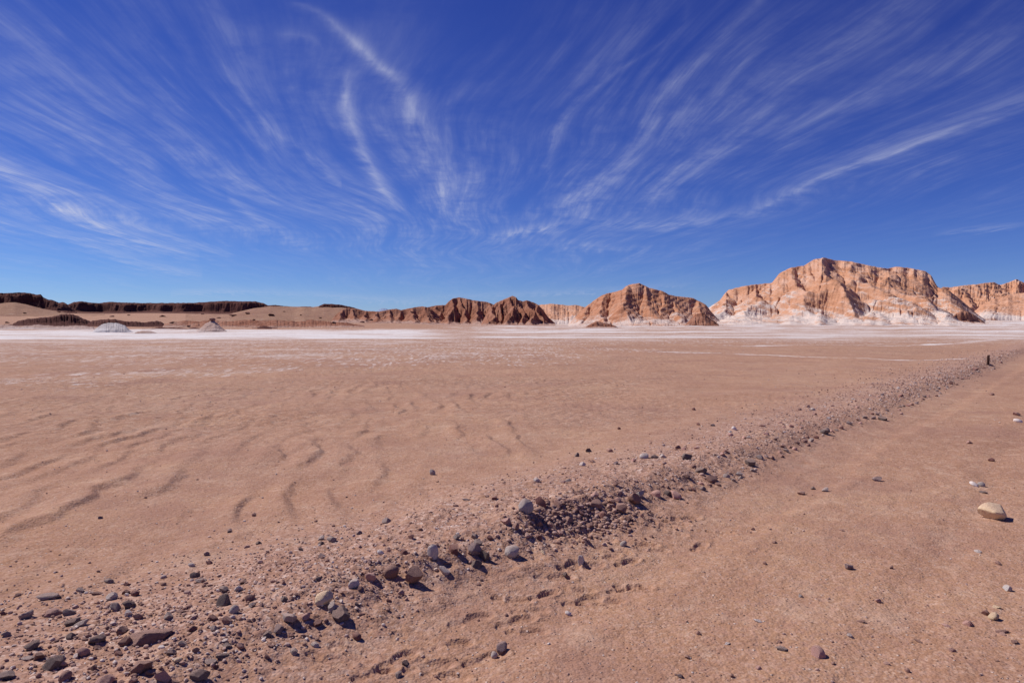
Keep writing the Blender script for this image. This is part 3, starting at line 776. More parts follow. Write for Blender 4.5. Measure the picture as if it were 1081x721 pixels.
S(121.7, 640, 10.5, 9, 'grey', 'angular', 'bluish grey stone beside the bluish dark stone')
S(118, 629, 11, 9, 'pale grey', 'angular', 'pale grey stone behind the bluish dark stone', 'the pale grey stone at the back')
S(143, 626, 8.5, 7, 'dark red', 'angular', 'dark red stone at the back edge of the gravel', 'the dark red stone at the back edge')
S(342, 630.3, 20, 14.5, 'cream', 'block', 'smooth cream coloured stone, the brightest of the ridge', 'the cream stone', rot=.3)
S(350.5, 641, 8, 13, 'pale grey', 'tall', 'narrow pale grey piece serving as the left facet of the blackish stone')  # pale facet of the blackish stone, added as a separate piece
S(359, 647.5, 18, 14, 'dark grey', 'angular', 'blackish stone in front of the cream stone', 'the blackish stone', rot=.5)
S(305.9, 650.4, 17, 12, 'grey', 'angular', 'grey topped stone with a dark underside, towards the camera from the cream stone', 'the grey topped stone')
S(323, 649, 9.5, 8.5, 'pink', 'angular', 'small pinkish stone between the grey topped stone and the blackish stone')
S(335, 657, 10, 7.5, 'dark red', 'angular', 'small red stone in front of the blackish stone')
S(294, 663, 11, 9.5, 'purple grey', 'angular', 'purplish grey stone in front of the grey topped stone', 'the purplish grey stone')
S(376.6, 671, 10, 7, 'dark red', 'round', 'dark red pebble alone on the sand in front of the blackish stone', 'the lone dark red pebble')
S(413, 602, 15, 13, 'brown', 'round', 'round reddish stone beside the biggest dark boulder', 'the round reddish stone')
S(436, 608, 19, 19, 'brown', 'angular', 'biggest dark brown boulder of the ridge, throwing a black shadow', 'the biggest dark boulder', sink=.12)
S(457, 582.5, 11.5, 16, 'pale grey', 'block', 'upright pale grey stone with a square top behind the biggest dark boulder', 'the upright pale stone', sink=.12)
S(479.5, 579, 12.5, 12, 'dark red', 'angular', 'red stone between the upright pale stone and the broken grey cluster', 'the red stone')
S(469.5, 601, 12, 8, 'pale grey', 'angular', 'small pale stone in front of the upright pale stone', 'the small pale stone')
S(391.7, 608, 11.5, 10, 'pink', 'angular', 'pinkish stone between the round reddish stone and a pale pinkish one')
S(374, 616, 11, 11, 'pale grey', 'angular', 'pale pinkish grey stone behind the cream stone', 'the pale pinkish stone')
S(388, 590, 10.5, 7.5, 'pink', 'slab', 'flat pink stone behind the round reddish stone')
S(428, 582.6, 9, 7, 'dark red', 'angular', 'small square dark stone behind the biggest dark boulder')
S(501, 579.5, 14, 13, 'purple grey', 'angular', 'purplish grey main block of the broken cluster', 'the broken grey cluster', sink=.12)
S(511.5, 586, 11, 12, 'dark grey', 'angular', 'black cracked stone of the broken cluster, touching its purplish grey block')
S(503.4, 594, 13, 9, 'dark grey', 'angular', 'low dark stone in front of the broken grey cluster')
S(504.6, 572, 9, 7, 'grey', 'angular', 'small grey stone on the back of the broken grey cluster')
S(540.7, 582, 15, 13, 'pale grey', 'round', 'pale rounded stone with a sharp shadow, at the foot of the rubble bank', 'the pale rounded stone', sink=.12)
S(555.4, 534.7, 16, 15.5, 'pale grey', 'round', 'round pale grey boulder on top of the rubble bank', 'the round pale boulder', sink=.12)
S(570.7, 529, 12.5, 12, 'dark red', 'angular', 'reddish stone right behind the round pale boulder', 'the reddish stone on the bank')
S(588.7, 531, 10, 9, 'brown', 'angular', 'brown stone on the rubble bank between two red ones')
S(601, 527.5, 11.5, 7, 'dark red', 'slab', 'flat dark red stone on the crest of the rubble bank', 'the flat dark red stone')
S(627.6, 522.5, 9, 7.5, 'pink', 'angular', 'pink stone topping the middle of the rubble bank', 'the pink stone on the bank')
S(629, 532, 12, 10, 'brown', 'angular', 'dark brown clod below the pink stone on the rubble bank')
S(655, 536, 13, 11, 'brown', 'angular', 'dark clod at the far half of the rubble bank')
S(668, 525.5, 16, 9, 'brown', 'angular', 'long dark clod near the far end of the rubble bank', 'the long dark clod')
S(675.5, 520.5, 9, 7, 'pale grey', 'angular', 'pale stone lying on the long dark clod')
S(692.3, 520.5, 11, 8, 'pink', 'angular', 'pink stone just past the far end of the rubble bank', 'the pink stone past the bank')
S(713.6, 522, 11.5, 9.5, 'pink', 'angular', 'peach coloured pointed stone on the track edge, past the rubble bank', 'the peach pointed stone')
S(533, 549.4, 11, 8.5, 'pink', 'angular', 'pinkish stone in front of the round pale boulder', 'the pinkish stone below the pale boulder')
S(543.5, 555.5, 10, 8, 'brown', 'angular', 'dark brown stone on the bank below the round pale boulder')
S(573.5, 580.5, 7, 9, 'cream', 'slab', 'slanting cream splinter at the foot of the rubble bank', 'the cream splinter', roll=.6)
S(613.7, 591, 9, 12, 'white', 'tall', 'whitish upright stone standing alone on the track', 'the whitish upright stone')
S(658, 573.5, 7.5, 6.5, 'pale grey', 'round', 'small pale stone on the track beyond the whitish upright stone', 'the small pale track stone')
S(595.7, 604, 5.5, 5, 'dark grey', 'angular', 'tiny dark stone on the track in front of the whitish upright stone')
S(529.7, 682, 11.5, 10.5, 'purple grey', 'angular', 'greyish pink stone among the footprints, touching a small pale pebble', 'the stone among the footprints')
S(521.7, 690.5, 7.5, 8, 'pale grey', 'round', 'small pale pebble in front of the stone among the footprints')
S(428, 699, 7, 6.5, 'dark grey', 'angular', 'small dark stone at the rim of a footprint', 'the small dark stone at a footprint')
S(420.6, 711, 8.5, 7, 'grey', 'angular', 'grey stone in front of the small dark stone at a footprint')
S(680, 481.5, 11, 7, 'white', 'round', 'whitish stone beside a dark one on the gravel beyond the bank', 'the whitish stone beyond the bank')
S(690.5, 481.8, 8, 5, 'dark grey', 'angular', 'dark stone touching the whitish stone beyond the bank')
S(621, 475, 6.5, 5, 'dark grey', 'angular', 'farther of two dark stones on the open sand behind the bank')
S(609, 480, 6, 5, 'dark grey', 'angular', 'nearer of two dark stones on the open sand behind the bank', 'the two dark stones on the sand')
S(725, 482, 9.5, 6.5, 'dark grey', 'angular', 'blackest stone on the middle stretch of the ridge', 'the blackest stone')
S(751, 505, 11, 6.5, 'brown', 'angular', 'brownish lump on the middle stretch at the track edge', 'the brownish lump')
S(740, 496, 11, 6.5, 'dark grey', 'angular', 'dark lump on the middle stretch behind the brownish lump')
S(792, 488, 11, 8, 'dark grey', 'angular', 'dark clump at the bend of the ridge edge', 'the dark clump at the bend')
S(775, 452, 5, 4.5, 'white', 'round', 'single bright white pebble on the middle stretch of the ridge', 'the bright white pebble')
S(456.5, 498.5, 5.5, 7, 'pale grey', 'tall', 'lone pale pebble with a dark side on the open sand', 'the lone pale pebble on the sand')
S(1047, 541, 25, 16, 'cream', 'block', 'large cream boulder alone on the stony ground across the track', 'the large cream boulder', sink=.14, rot=.0)
S(863.7, 687, 13, 12, 'pink', 'angular', 'pink pointed stone with a black shadow on the track near the camera', 'the pink pointed stone')
S(825, 682, 12, 9, 'grey', 'slab', 'flat crumbly grey stone sunk in the track near the pink pointed stone')
S(926, 505.5, 9.5, 5.5, 'purple grey', 'angular', 'purplish stone alone in the middle of the track', 'the purplish track stone')
S(1048, 649.5, 12, 8.5, 'cream', 'block', 'cream stone with a dark stone at its back on the stony ground', 'the cream stone across the track')
S(1040.6, 646, 8, 7, 'dark red', 'angular', 'dark stone touching the cream stone across the track')
S(1022, 656, 10.5, 7.5, 'pink', 'angular', 'pinkish stone beside the cream stone across the track')
S(1052, 639, 9, 6, 'cream', 'slab', 'flat cream stone behind the cream stone across the track')
S(1063, 620, 9, 7, 'white', 'angular', 'white stone with a dark shadow on the stony ground', 'the white stone across the track')
S(1058, 665, 13, 6, 'brown', 'slab', 'flat dark stone in front of the cream stone across the track', 'the flat dark stone across the track')
S(896, 598, 8.5, 6.5, 'purple grey', 'angular', 'dark purplish stone on the track between the large cream boulder and the pink pointed stone', 'the dark purplish stone')
S(1028, 510.5, 8.5, 5.5, 'white', 'round', 'white stone of a touching pair behind the large cream boulder', 'the pale pair')
S(1036, 511, 7, 5.5, 'pale grey', 'round', 'pale grey stone of a touching pair behind the large cream boulder')
S(1038, 518.5, 8, 4.5, 'dark grey', 'slab', 'flat dark stone in front of the touching pale pair')
S(1029.5, 389.5, 5, 3.5, 'dark red', 'angular', 'dark stone nearest the post on the ridge')
S(932, 441.5, 9, 5.5, 'dark grey', 'angular', 'dark heap of stone at the track edge on the far stretch', 'the dark heap at the track edge')
S(951, 417.5, 5, 4, 'dark red', 'angular', 'reddest stone on the far stretch of the ridge', 'the reddest far stone')
S(871, 455, 10, 7, 'dark grey', 'angular', 'dark knot of stone where the far stretch begins', 'the dark knot of stone')

# --- smaller stones seen one by one: described by the stone they lie by
MORE = [  # px, py, w, h, colour
 (41.4, 692, 10, 9, 'dark grey'), (66.5, 700, 7.5, 6.5, 'pink'), (72.8, 645, 12, 9, 'grey'), (75, 670.5, 9.5, 6.5, 'dark grey'),
 (133, 624.6, 8, 5, 'dark red'), (115, 612.8, 8.5, 5, 'grey'), (134, 615.8, 6.5, 5, 'dark red'), (103, 625, 11, 5, 'brown'), (85, 622, 7.5, 5, 'grey'),
 (145.5, 649.7, 10, 7, 'dark grey'), (178, 649, 9, 7.5, 'grey'), (189.5, 644, 10, 5.5, 'brown'), (224.6, 651.7, 10, 7.5, 'dark red'), (239.6, 653, 10, 8.5, 'brown'),
 (202, 663, 10, 6.5, 'dark red'), (226, 662, 7.5, 6, 'grey'), (193, 678, 9, 6.5, 'grey'), (207, 685, 7.5, 6, 'brown'), (180.7, 688, 9, 7, 'purple grey'),
 (253.5, 681, 8, 7.5, 'pink'), (125.5, 689, 8, 6.5, 'dark red'), (64, 684, 7, 6, 'dark grey'), (218, 584, 6, 5, 'dark grey'), (221, 593, 6.5, 5, 'brown'),
 (202, 595.7, 7, 4.5, 'white'), (205.8, 606, 10, 7.5, 'dark grey'), (242, 560, 6, 4, 'dark grey'), (106, 546, 4.5, 3.5, 'dark grey'), (267.7, 543, 5, 4, 'dark grey'),
 (3, 646.6, 5, 5, 'dark red'), (6, 668, 9, 6, 'grey'), (6, 713, 16, 9, 'grey'), (99, 704, 6.5, 6.5, 'brown'), (158, 709, 9, 6.5, 'brown'),
 (188, 696, 8, 5, 'cream'), (103, 683, 8, 5.5, 'dark grey'), (212, 611.5, 11, 5.5, 'grey'), (135.5, 646.6, 7, 7.5, 'white'), (184.5, 719, 9, 6, 'brown'),
 (140.5, 717, 9, 7, 'pink'), (263.5, 630, 10.5, 7, 'dark grey'), (266, 638, 8, 6, 'grey'), (256, 614.5, 8.5, 5, 'brown'), (228, 703, 5.5, 5, 'dark red'),
 (239.6, 680.5, 10, 6, 'grey'), (236, 621.5, 9, 6.5, 'grey'), (282.5, 669, 9, 6.5, 'dark grey'), (332.7, 680, 8, 5, 'pale grey'), (310, 687, 8.5, 6.5, 'grey'),
 (282, 692, 5.5, 5.5, 'brown'), (300, 631.6, 7.5, 5.5, 'dark grey'), (307.6, 670.5, 6, 4.5, 'dark red'), (381.7, 647, 8, 4, 'dark red'), (434, 566, 6.5, 4.5, 'dark red'),
 (482, 566, 8, 6, 'grey'), (532, 549, 6, 6, 'brown'), (501, 566, 7.5, 6.5, 'grey'), (517, 567, 6.5, 6, 'dark red'), (423, 625, 7.5, 6.5, 'pink'),
 (376.6, 636.6, 4.5, 4, 'dark grey'), (410.5, 633, 5.5, 4, 'dark red'), (339, 568, 7, 4.5, 'pale grey'), (339, 573, 7, 4.5, 'dark grey'), (350, 569, 9, 6, 'grey'), (317.7, 579, 5, 4, 'dark grey'),
 (340, 586, 8.5, 5, 'dark grey'), (408, 550, 10, 6, 'grey'), (378.7, 562, 6.5, 4.5, 'dark grey'), (401.7, 582.6, 7, 5, 'white'), (273, 572.6, 6, 4, 'dark grey'),
 (336.5, 610, 6.5, 5, 'dark grey'), (380, 620, 6, 5, 'brown'), (569, 549, 9, 8, 'brown'), (600, 548, 9, 7, 'brown'), (636, 543, 9, 8, 'dark red'),
 (522, 525, 6, 4, 'dark red'), (566.5, 507, 6.5, 5, 'pale grey'), (491.6, 526.5, 8.5, 4, 'grey'), (600, 647, 7, 4, 'white'), (700, 481, 7, 4.5, 'pale grey'), (715, 472, 7, 4.5, 'dark grey'),
 (766, 475.6, 6.5, 4, 'dark red'), (650, 488.6, 5.5, 4, 'dark grey'), (668.6, 486, 5.5, 4.5, 'pink'), (705, 520, 8, 5, 'dark grey'), (742, 515, 7, 5, 'dark grey'),
 (725, 502, 7, 4.5, 'dark grey'), (767, 502, 7, 5.5, 'grey'), (780, 500, 7, 5, 'pale grey'), (802, 482, 8, 6, 'grey'), (737, 447.5, 4, 3, 'dark red'), (752, 448.6, 5, 3, 'grey'),
 (626, 487, 6, 3.5, 'brown'), (615, 490, 7, 4, 'pale grey'), (650, 511.6, 6, 4.5, 'brown'), (600, 507, 6.5, 4, 'grey'), (643.6, 475.5, 6, 4, 'brown'), (653.6, 452, 3.5, 3, 'dark red'),
 (732, 431.7, 4, 3, 'dark red'), (846, 520, 7, 4.5, 'brown'), (858.5, 515, 5.5, 3.5, 'dark grey'), (871, 517, 6.5, 4, 'pale grey'), (1046, 485, 6.5, 4.5, 'dark red'),
 (1023.5, 466.7, 6.5, 4, 'brown'), (1073, 437, 7, 4, 'dark red'), (1074.6, 444, 8, 4.5, 'white'), (1047, 416, 4.5, 3, 'brown'), (922, 441, 5, 4, 'dark grey'),
 (823, 676.5, 6, 4.5, 'dark grey'), (941, 598.5, 5, 4.5, 'dark grey'), (926.5, 633, 8, 6, 'pink'), (845, 628, 6, 5, 'pale grey'), (909, 655, 10.5, 4.5, 'brown'),
 (970, 675.5, 11, 5.5, 'dark red'), (999, 659, 11, 5.5, 'pink'), (1005.5, 685, 8, 6, 'pink'), (1054, 594, 7, 4.5, 'brown'), (818, 572, 6, 4, 'brown'), (1070.7, 677, 8, 4.5, 'dark grey'),
 (957.8, 707, 6, 5.5, 'dark grey'), (897, 670, 7, 6, 'pale grey'), (889, 559, 6.5, 3.5, 'brown'), (1032, 581, 9, 5, 'white'), (737, 667.5, 7, 5.5, 'dark grey'), (800, 654, 11, 5.5, 'white'),
 (768, 678, 8.5, 4.5, 'white'), (718, 712, 8, 6, 'purple grey'), (725.7, 693, 6, 4.5, 'dark grey'), (773, 712.6, 6, 5.5, 'dark red'), (801, 704, 8, 6, 'pink'), (794.7, 558, 5, 4, 'brown'), (807, 594, 5.5, 4, 'brown'),
 (610.6, 567, 7, 5, 'dark red'), (585, 541, 7, 6, 'brown'), (613, 541, 7, 6, 'dark red'), (646, 529, 7, 6, 'dark red'), (580, 556, 7, 5.5, 'brown'), (622, 554, 8, 6, 'brown'), (591, 561, 7, 5, 'pink'),
 (568, 566, 7, 5, 'dark red'), (560, 560, 6, 5, 'brown'), (640, 556, 6, 5, 'dark red'), (663, 547, 8, 6, 'brown'), (677, 544, 6, 4.5, 'dark red'), (608, 533, 6, 5, 'brown'), (640, 548, 7, 6, 'dark grey'), (652, 527, 6, 5, 'pink'),
]
from collections import defaultdict
WORD = {'dark grey': 'dark grey', 'grey': 'grey', 'pale grey': 'pale grey', 'white': 'whitish', 'cream': 'cream', 'pink': 'pinkish', 'brown': 'brown', 'dark red': 'dark red', 'purple grey': 'purplish'}
rec = defaultdict(list)
for (px, py, w_, h_, c) in MORE:
    if px > 690 and py > 540:
        w_ *= .85; h_ *= .85; c = {'dark grey': 'brown', 'dark red': 'brown'}.get(c, c)
    elif c == 'dark grey' and (int(px * 7) % 3): c = 'brown' if int(px) % 2 else 'purple grey'
    best = sorted(LAND, key=lambda q: math.hypot(q[0] - px, (q[1] - py) * 2.0))[0]
    ddx, ddy = px - best[0], (py - best[1]) * 2.0
    if abs(ddy) > abs(ddx) * 1.2: rel = 'in front of' if ddy > 0 else 'behind'
    elif ddx > 0: rel = 'just on the far side of' if ddy <= 0 else 'close to'
    else: rel = 'beyond' if ddy <= 0 else 'nearer than'
    if rel in (): side = 'track side'
    else: side = ''
    size = 'tiny' if w_ < 5.6 else ('small' if w_ < 8.6 else 'larger')
    shape = 'flat ' if h_ < w_ * .56 else ('upright ' if h_ > w_ * .93 else '')
    kind = 'slab' if h_ < w_ * .56 else ('tall' if h_ > w_ * 1.05 else ('round' if c in ('white', 'cream') else 'angular'))
    rec[(size, shape, WORD[c], rel, best[2])].append((math.hypot(ddx, ddy), px, py, w_, h_, c, kind))
ORD = ['', ', the further one', ', the outermost', ', most distant']
for key, rows in rec.items():
    size, shape, word, rel, ph = key
    rows.sort()
    for k, (dd, px, py, w_, h_, c, kind) in enumerate(rows):
        tail = '' if len(rows) == 1 else (', the closer one' if k == 0 else ORD[k])
        put_stone(px, py, w_, h_, c, kind, f'{size} {shape}{word} stone {rel} {ph}{tail}'.replace('just on the far side of', 'just past'), 'small stones scattered by the track')

# --- the far stretch of the ridge: stones that nothing tells apart
rg = np.random.default_rng(77)
far_label = 'small drab stone among many alike along the dark track edge of the far ridge'
def far_stones(pts, n, lab, cols, wr, jit):
    k = 0; tries = 0
    P = np.array(pts, float); seg = np.hypot(*(P[1:] - P[:-1]).T); cs = np.concatenate([[0], np.cumsum(seg)])
    while k < n and tries < n * 20:
        tries += 1
        u = rg.uniform(0, cs[-1]); i = min(np.searchsorted(cs, u) - 1, len(seg) - 1); i = max(i, 0)
        q = P[i] + (P[i + 1] - P[i]) * (u - cs[i]) / seg[i]
        px = q[0] + rg.normal(0, 2); py = q[1] + rg.normal(0, 1) * jit(q[0])
        sc = 1 - .45 * sst(760, 1060, px)
        w_ = rg.uniform(*wr) * sc
        if any(abs(px - a_) < (w_ + c_) * .45 and abs(py - b_) < (w_ + c_) * .3 for a_, b_, c_ in PLACED): continue
        put_stone(px, py, w_, w_ * rg.uniform(.5, .75), cols[int(rg.integers(len(cols)))], 'angular', lab, 'stones of the far ridge')
        k += 1
EDGE = [(722, 517), (751, 511), (780, 501), (796, 489), (830, 476), (868, 459), (900, 446), (932, 439), (975, 419), (1005, 404), (1035, 391), (1062, 381)]
far_stones(EDGE, 62, far_label, ['purple grey', 'brown', 'brown', 'dark red', 'grey', 'pink', 'pink'], (4.6, 7.2), lambda p: 2.2)
BACK = [(690, 492), (760, 468), (830, 446), (890, 430), (950, 408), (1010, 390)]
far_stones(BACK, 30, 'small drab stone sunk in the pebbles behind the track edge of the far ridge', ['purple grey', 'pink', 'pale grey', 'brown', 'pink'], (4.2, 6.0), lambda p: 8 * (1 - .6 * sst(760, 1050, p)))

# --- boulder on the peaked mound
put = None
mk = [o for o in bpy.data.objects if o.get('label', '').startswith('peaked grey mound')][0]
mv = np.array([(mk.matrix_basis @ v.co)[:] for v in mk.data.vertices]); ti = mv[:, 2].argmax()
bme = stone_mesh('boulder', 9001, 3, 9, rough=.15); bme.materials.append(STONE['dark red'])
o = link('boulder', bme, None, 'dark red boulder sitting on the tip of the peaked grey mound', 'boulder')
o.scale = (1.1, .9, .8); o.location = (mv[ti, 0] - .1, mv[ti, 1], mv[ti, 2] + .22)

# dark boulders lying on the far sand slope
deps = bpy.context.evaluated_depsgraph_get()
for k, (px, py, w_) in enumerate([(172, 334.5, 7), (246, 334, 8), (262, 331.5, 7), (287, 333.5, 8), (318, 333, 4), (231, 336, 5), (352, 341, 5), (382, 340.5, 6), (392, 338, 5),
                                  (199, 344.5, 5), (300, 329, 3), (338, 336, 4), (365, 334, 4), (268, 338, 4), (8, 341, 6), (182, 341, 6), (26, 331, 4), (118, 334.5, 5), (214, 332, 4), (136, 333, 4), (62, 329.5, 4)]):
    d = ray(px, py); ok, loc, nn, ix, ob, mt_ = scene.ray_cast(deps, Vector((0, 0, EYE + Z0)), Vector(d).normalized())
    if not ok or loc.y > 700: continue
    W = w_ * loc.y / FPX
    me = GEN_A[k % 10]
    o = link('boulder', me, None, 'small dark boulder on the sand slopes beyond the salt flat', 'boulder', 'boulders on the far sand slopes', loc=(loc.x, loc.y, loc.z + W * .08))
    o.material_slots[0].link = 'OBJECT'; o.material_slots[0].material = CLIFF
    o.scale = (W, W * .8, W * .38); o.rotation_euler = (0, 0, k * 1.3)

# ------------------------------------------------------------------ gravel that nobody could count: one object
def tmpl(seed, sub):
    r_ = np.random.default_rng(seed)
    bm = bmesh.new(); bmesh.ops.create_icosphere(bm, subdivisions=sub, radius=.5)
    V = np.array([v.co[:] for v in bm.verts]); F = np.array([[v.index for v in f.verts] for f in bm.faces]); bm.free()
    for _ in range(7):
        n = r_.normal(size=3); n /= np.linalg.norm(n); d = V @ n - r_.uniform(.26, .43); V = V - np.clip(d, 0, None)[:, None] * n
    return V, F

def build_gravel():
    r_ = np.random.default_rng(5)
    X = []; Y = []; Dm = []; nb = []
    def add(x, y, d): X.append(x); Y.append(y); Dm.append(d)
    # along the ridge, in its own coordinates
    segL = np.hypot(*(FP[1:] - FP[:-1]).T); cum = np.concatenate([[0], np.cumsum(segL)])
    n = 60000
    u = cum[-1] * r_.uniform(0, 1, n) ** 1.35
    i = np.clip(np.searchsorted(cum, u) - 1, 0, len(segL) - 1); f = (u - cum[i]) / segL[i]
    base = FP[i] + (FP[i + 1] - FP[i]) * f[:, None]
    tg = (FP[i + 1] - FP[i]) / segL[i][:, None]; nrm = np.stack([-tg[:, 1], tg[:, 0]], 1)
    off = np.where(r_.uniform(0, 1, n) < .36, r_.normal(.18, .16, n), np.abs(r_.normal(.25, .75, n)))
    dist = np.hypot(base[:, 0], base[:, 1])
    off *= 1 + .5 * sst(8, 22, dist)
    p = base + nrm * off[:, None]
    clump = fbm(p[:, 0] / .5, p[:, 1] / .5, 3, 131)
    keep = r_.uniform(-.35, .55, n) < clump + .15
    p = p[keep]; dist = dist[keep]
    d = np.exp(r_.normal(math.log(.013), .50, len(p))) * (1 + .9 * sst(8, 26, dist))
    X.append(p[:, 0]); Y.append(p[:, 1]); Dm.append(d)
    # rubble bank
    c = hits(r_.normal(615, 36, 900), r_.normal(546, 14, 900), 6)
    c = np.stack(c[:2], 1); X.append(c[:, 0]); Y.append(c[:, 1]); Dm.append(np.exp(r_.normal(math.log(.026), .45, len(c)))); nb += [len(X) - 1]
    c = hits(r_.normal(130, 95, 1500), r_.normal(660, 28, 1500), 6)
    c = np.stack(c[:2], 1); X.append(c[:, 0]); Y.append(c[:, 1]); Dm.append(np.exp(r_.normal(math.log(.013), .42, len(c))))
    c = hits(r_.normal(330, 60, 900), r_.normal(600, 22, 900), 6)
    c = np.stack(c[:2], 1); X.append(c[:, 0]); Y.append(c[:, 1]); Dm.append(np.exp(r_.normal(math.log(.012), .42, len(c))))
    # thin spread over the sand, denser on the stony ground across the track
    n = 60000
    rr_ = 1.5 * np.exp(r_.uniform(0, math.log(28), n)); aa = np.radians(r_.uniform(-42, 42, n))
    x, y = rr_ * np.sin(aa), rr_ * np.cos(aa)
    g = gravel_field(x, y)
    keep = r_.uniform(0, 1, n) < .10 + .9 * g ** 1.5 * sst(-.5, .4, fbm(x / .8, y / .8, 3, 135))
    x, y, rr_ = x[keep], y[keep], rr_[keep]
    X.append(x); Y.append(y); Dm.append(np.exp(r_.normal(math.log(.0085), .48, len(x))) * (1 + 1.2 * sst(6, 26, rr_)))
    tb = np.concatenate([np.full(len(q), .72 if k in nb else 1.0) for k, q in enumerate(X)])
    X = np.concatenate(X); Y = np.concatenate(Y); Dm = np.concatenate(Dm)
    ok = (Y > .8) & (np.abs(np.arctan2(X, Y)) < math.radians(44)); X, Y, Dm, tb = X[ok], Y[ok], Dm[ok], tb[ok]
    R = np.hypot(X, Y)
    Dm = np.clip(Dm, .004, np.minimum(.055, np.maximum(.02, R * 5.5 / FPX)))
    big = Dm * FPX / R
    ok = big > .8; X, Y, Dm, R, big, tb = X[ok], Y[ok], Dm[ok], R[ok], big[ok], tb[ok]
    Z = ground_h(X, Y)
    VV = []; FF = []; TT = []; o0 = 0
    T2 = [tmpl(400 + k, 2) for k in range(6)]; T1 = [tmpl(420 + k, 1) for k in range(6)]
    which = r_.integers(0, 6, len(X))
    for lod, sel in ((T2, big > 4.), (T1, big <= 4.)):
        for k in range(6):
            m = np.where(sel & (which == k))[0]
            if len(m) == 0: continue
            V, F = lod[k]
            yaw = r_.uniform(0, 6.28, len(m)); cy, sy = np.cos(yaw), np.sin(yaw)
            sx = Dm[m] * r_.uniform(.9, 1.35, len(m)); sy2 = Dm[m] * r_.uniform(.7, 1., len(m)); sz = Dm[m] * r_.uniform(.5, .85, len(m))
            P = V[None] * np.stack([sx, sy2, sz], 1)[:, None, :]
            tilt = r_.normal(0, .3, len(m))[:, None]
            P = np.stack([P[..., 0], P[..., 1] * np.cos(tilt) - P[..., 2] * np.sin(tilt), P[..., 1] * np.sin(tilt) + P[..., 2] * np.cos(tilt)], -1)
            Q = np.stack([P[..., 0] * cy[:, None] - P[..., 1] * sy[:, None] + X[m][:, None],
                          P[..., 0] * sy[:, None] + P[..., 1] * cy[:, None] + Y[m][:, None], P[..., 2] + (Z[m] + .22 * sz)[:, None]], -1)
            VV.append(Q.reshape(-1, 3)); nv = len(V)
            FF.append((F[None] + (np.arange(len(m)) * nv)[:, None, None]).reshape(-1, 3) + o0); o0 += len(m) * nv
            TT.append(np.repeat(r_.uniform(0, 1, len(m)) * tb[m], nv))
    mat, t_ = material('gravel_mix')
    tone = t_.attr('tone'); pos = t_.new('ShaderNodeNewGeometry').outputs['Position']
    col = t_.ramp(tone, [(0., (.17, .10, .085)), (.16, (.27, .155, .12)), (.34, (.34, .20, .155)), (.52, (.42, .26, .205)), (.70, (.49, .33, .275)), (.86, (.55, .43, .375)), (1., (.68, .58, .52))])
    col = t_.mix(t_.ss(t_.noise(pos, 160, 3, .6), .4, .7, 0, .5), col, (.40, .24, .185))
    t_.finish(col, .92, t_.bump(t_.noise(pos, 150, 3, .6), .003, .8), .12)
    me = mesh_np('gravel', np.concatenate(VV), np.concatenate(FF), False, {'tone': np.concatenate(TT)})
    print('gravel', len(X), len(me.polygons))
    return link('gravel', me, mat, 'fine gravel and pebbles strewn along the ridge and over the sand', 'gravel', kind='stuff')
build_gravel()

# ------------------------------------------------------------------ the marker post at the far end of the ridge
def build_post():
    x, y, z, dist = hit(1043, 386)
    Hh = 11.0 * dist / FPX; rad = 1.3 * dist / FPX
    bm = bmesh.new(); rings = []
    rg = np.random.default_rng(8); n = 14
    for k, (h, s) in enumerate([(-.35, 1.06), (0, 1.05), (.12, 1.0), (.35, .98), (.55, 1.0), (.75, .95), (.90, .96), (.985, .93), (1.0, .82)]):
        ring = []
        for j in range(n):
            a_ = 2 * math.pi * j / n
            rr_ = rad * s * (1 + .08 * math.sin(3 * a_ + .5) + rg.normal(0, .018)); ring.append(bm.verts.new((rr_ * math.cos(a_) + .04 * h * Hh, rr_ * math.sin(a_), h * Hh + (.035 * Hh * math.cos(a_) if h > .95 else 0))))
        rings.append(ring)
    for a_, b_ in zip(rings, rings[1:]):
        for j in range(n): bm.faces.new((a_[j], a_[(j + 1) % n], b_[(j + 1) % n], b_[j]))
    bm.faces.new(rings[-1]); bm.faces.new(rings[0][::-1])
    me = bpy.data.meshes.new('marker_post'); bm.to_mesh(me); bm.free()
    me.polygons.foreach_set('use_smooth', np.full(len(me.polygons), True)); me.set_sharp_from_angle(angle=math.radians(40))
    mat, t_ = material('weathered_wood')
    tc = t_.new('ShaderNodeTexCoord').outputs['Object']
    gr = t_.noise(t_.v('MULTIPLY', tc, (40., 40., 4.)), 1., 4, .6)
    t_.finish(t_.ramp(gr, [(.3, (.035, .018, .015)), (.6, (.075, .036, .028)), (.8, (.13, .07, .052))]), .9, t_.bump(gr, .01, .8), .1)
    link('marker_post', me, mat, 'short dark wooden post at the far end of the gravel ridge', 'post', loc=(x, y, z))
build_post()

for o_ in bpy.data.objects:
    if len(str(o_.get('label', '')).split()) > 16: print('LONG', o_.name, o_['label'])
SKY_G = (1.33, 1.40, 1.02); SKY_K = (.245, .248, .83)
# ------------------------------------------------------------------ light, sky, camera
SUN_AZ = math.radians(-66)      # measured from the view direction (+Y), negative = towards -X
SUN_EL = math.radians(49)
sd = Vector((math.sin(SUN_AZ) * math.cos(SUN_EL), math.cos(SUN_AZ) * math.cos(SUN_EL), math.sin(SUN_EL)))
L = bpy.data.lights.new('sun', 'SUN'); L.energy = 4.7; L.angle = math.radians(.5); L.color = (1.0, .955, .90)
lo = bpy.data.objects.new('sun', L); COL.objects.link(lo); lo.location = sd * 50
lo.rotation_euler = (-sd).to_track_quat('-Z', 'Y').to_euler()

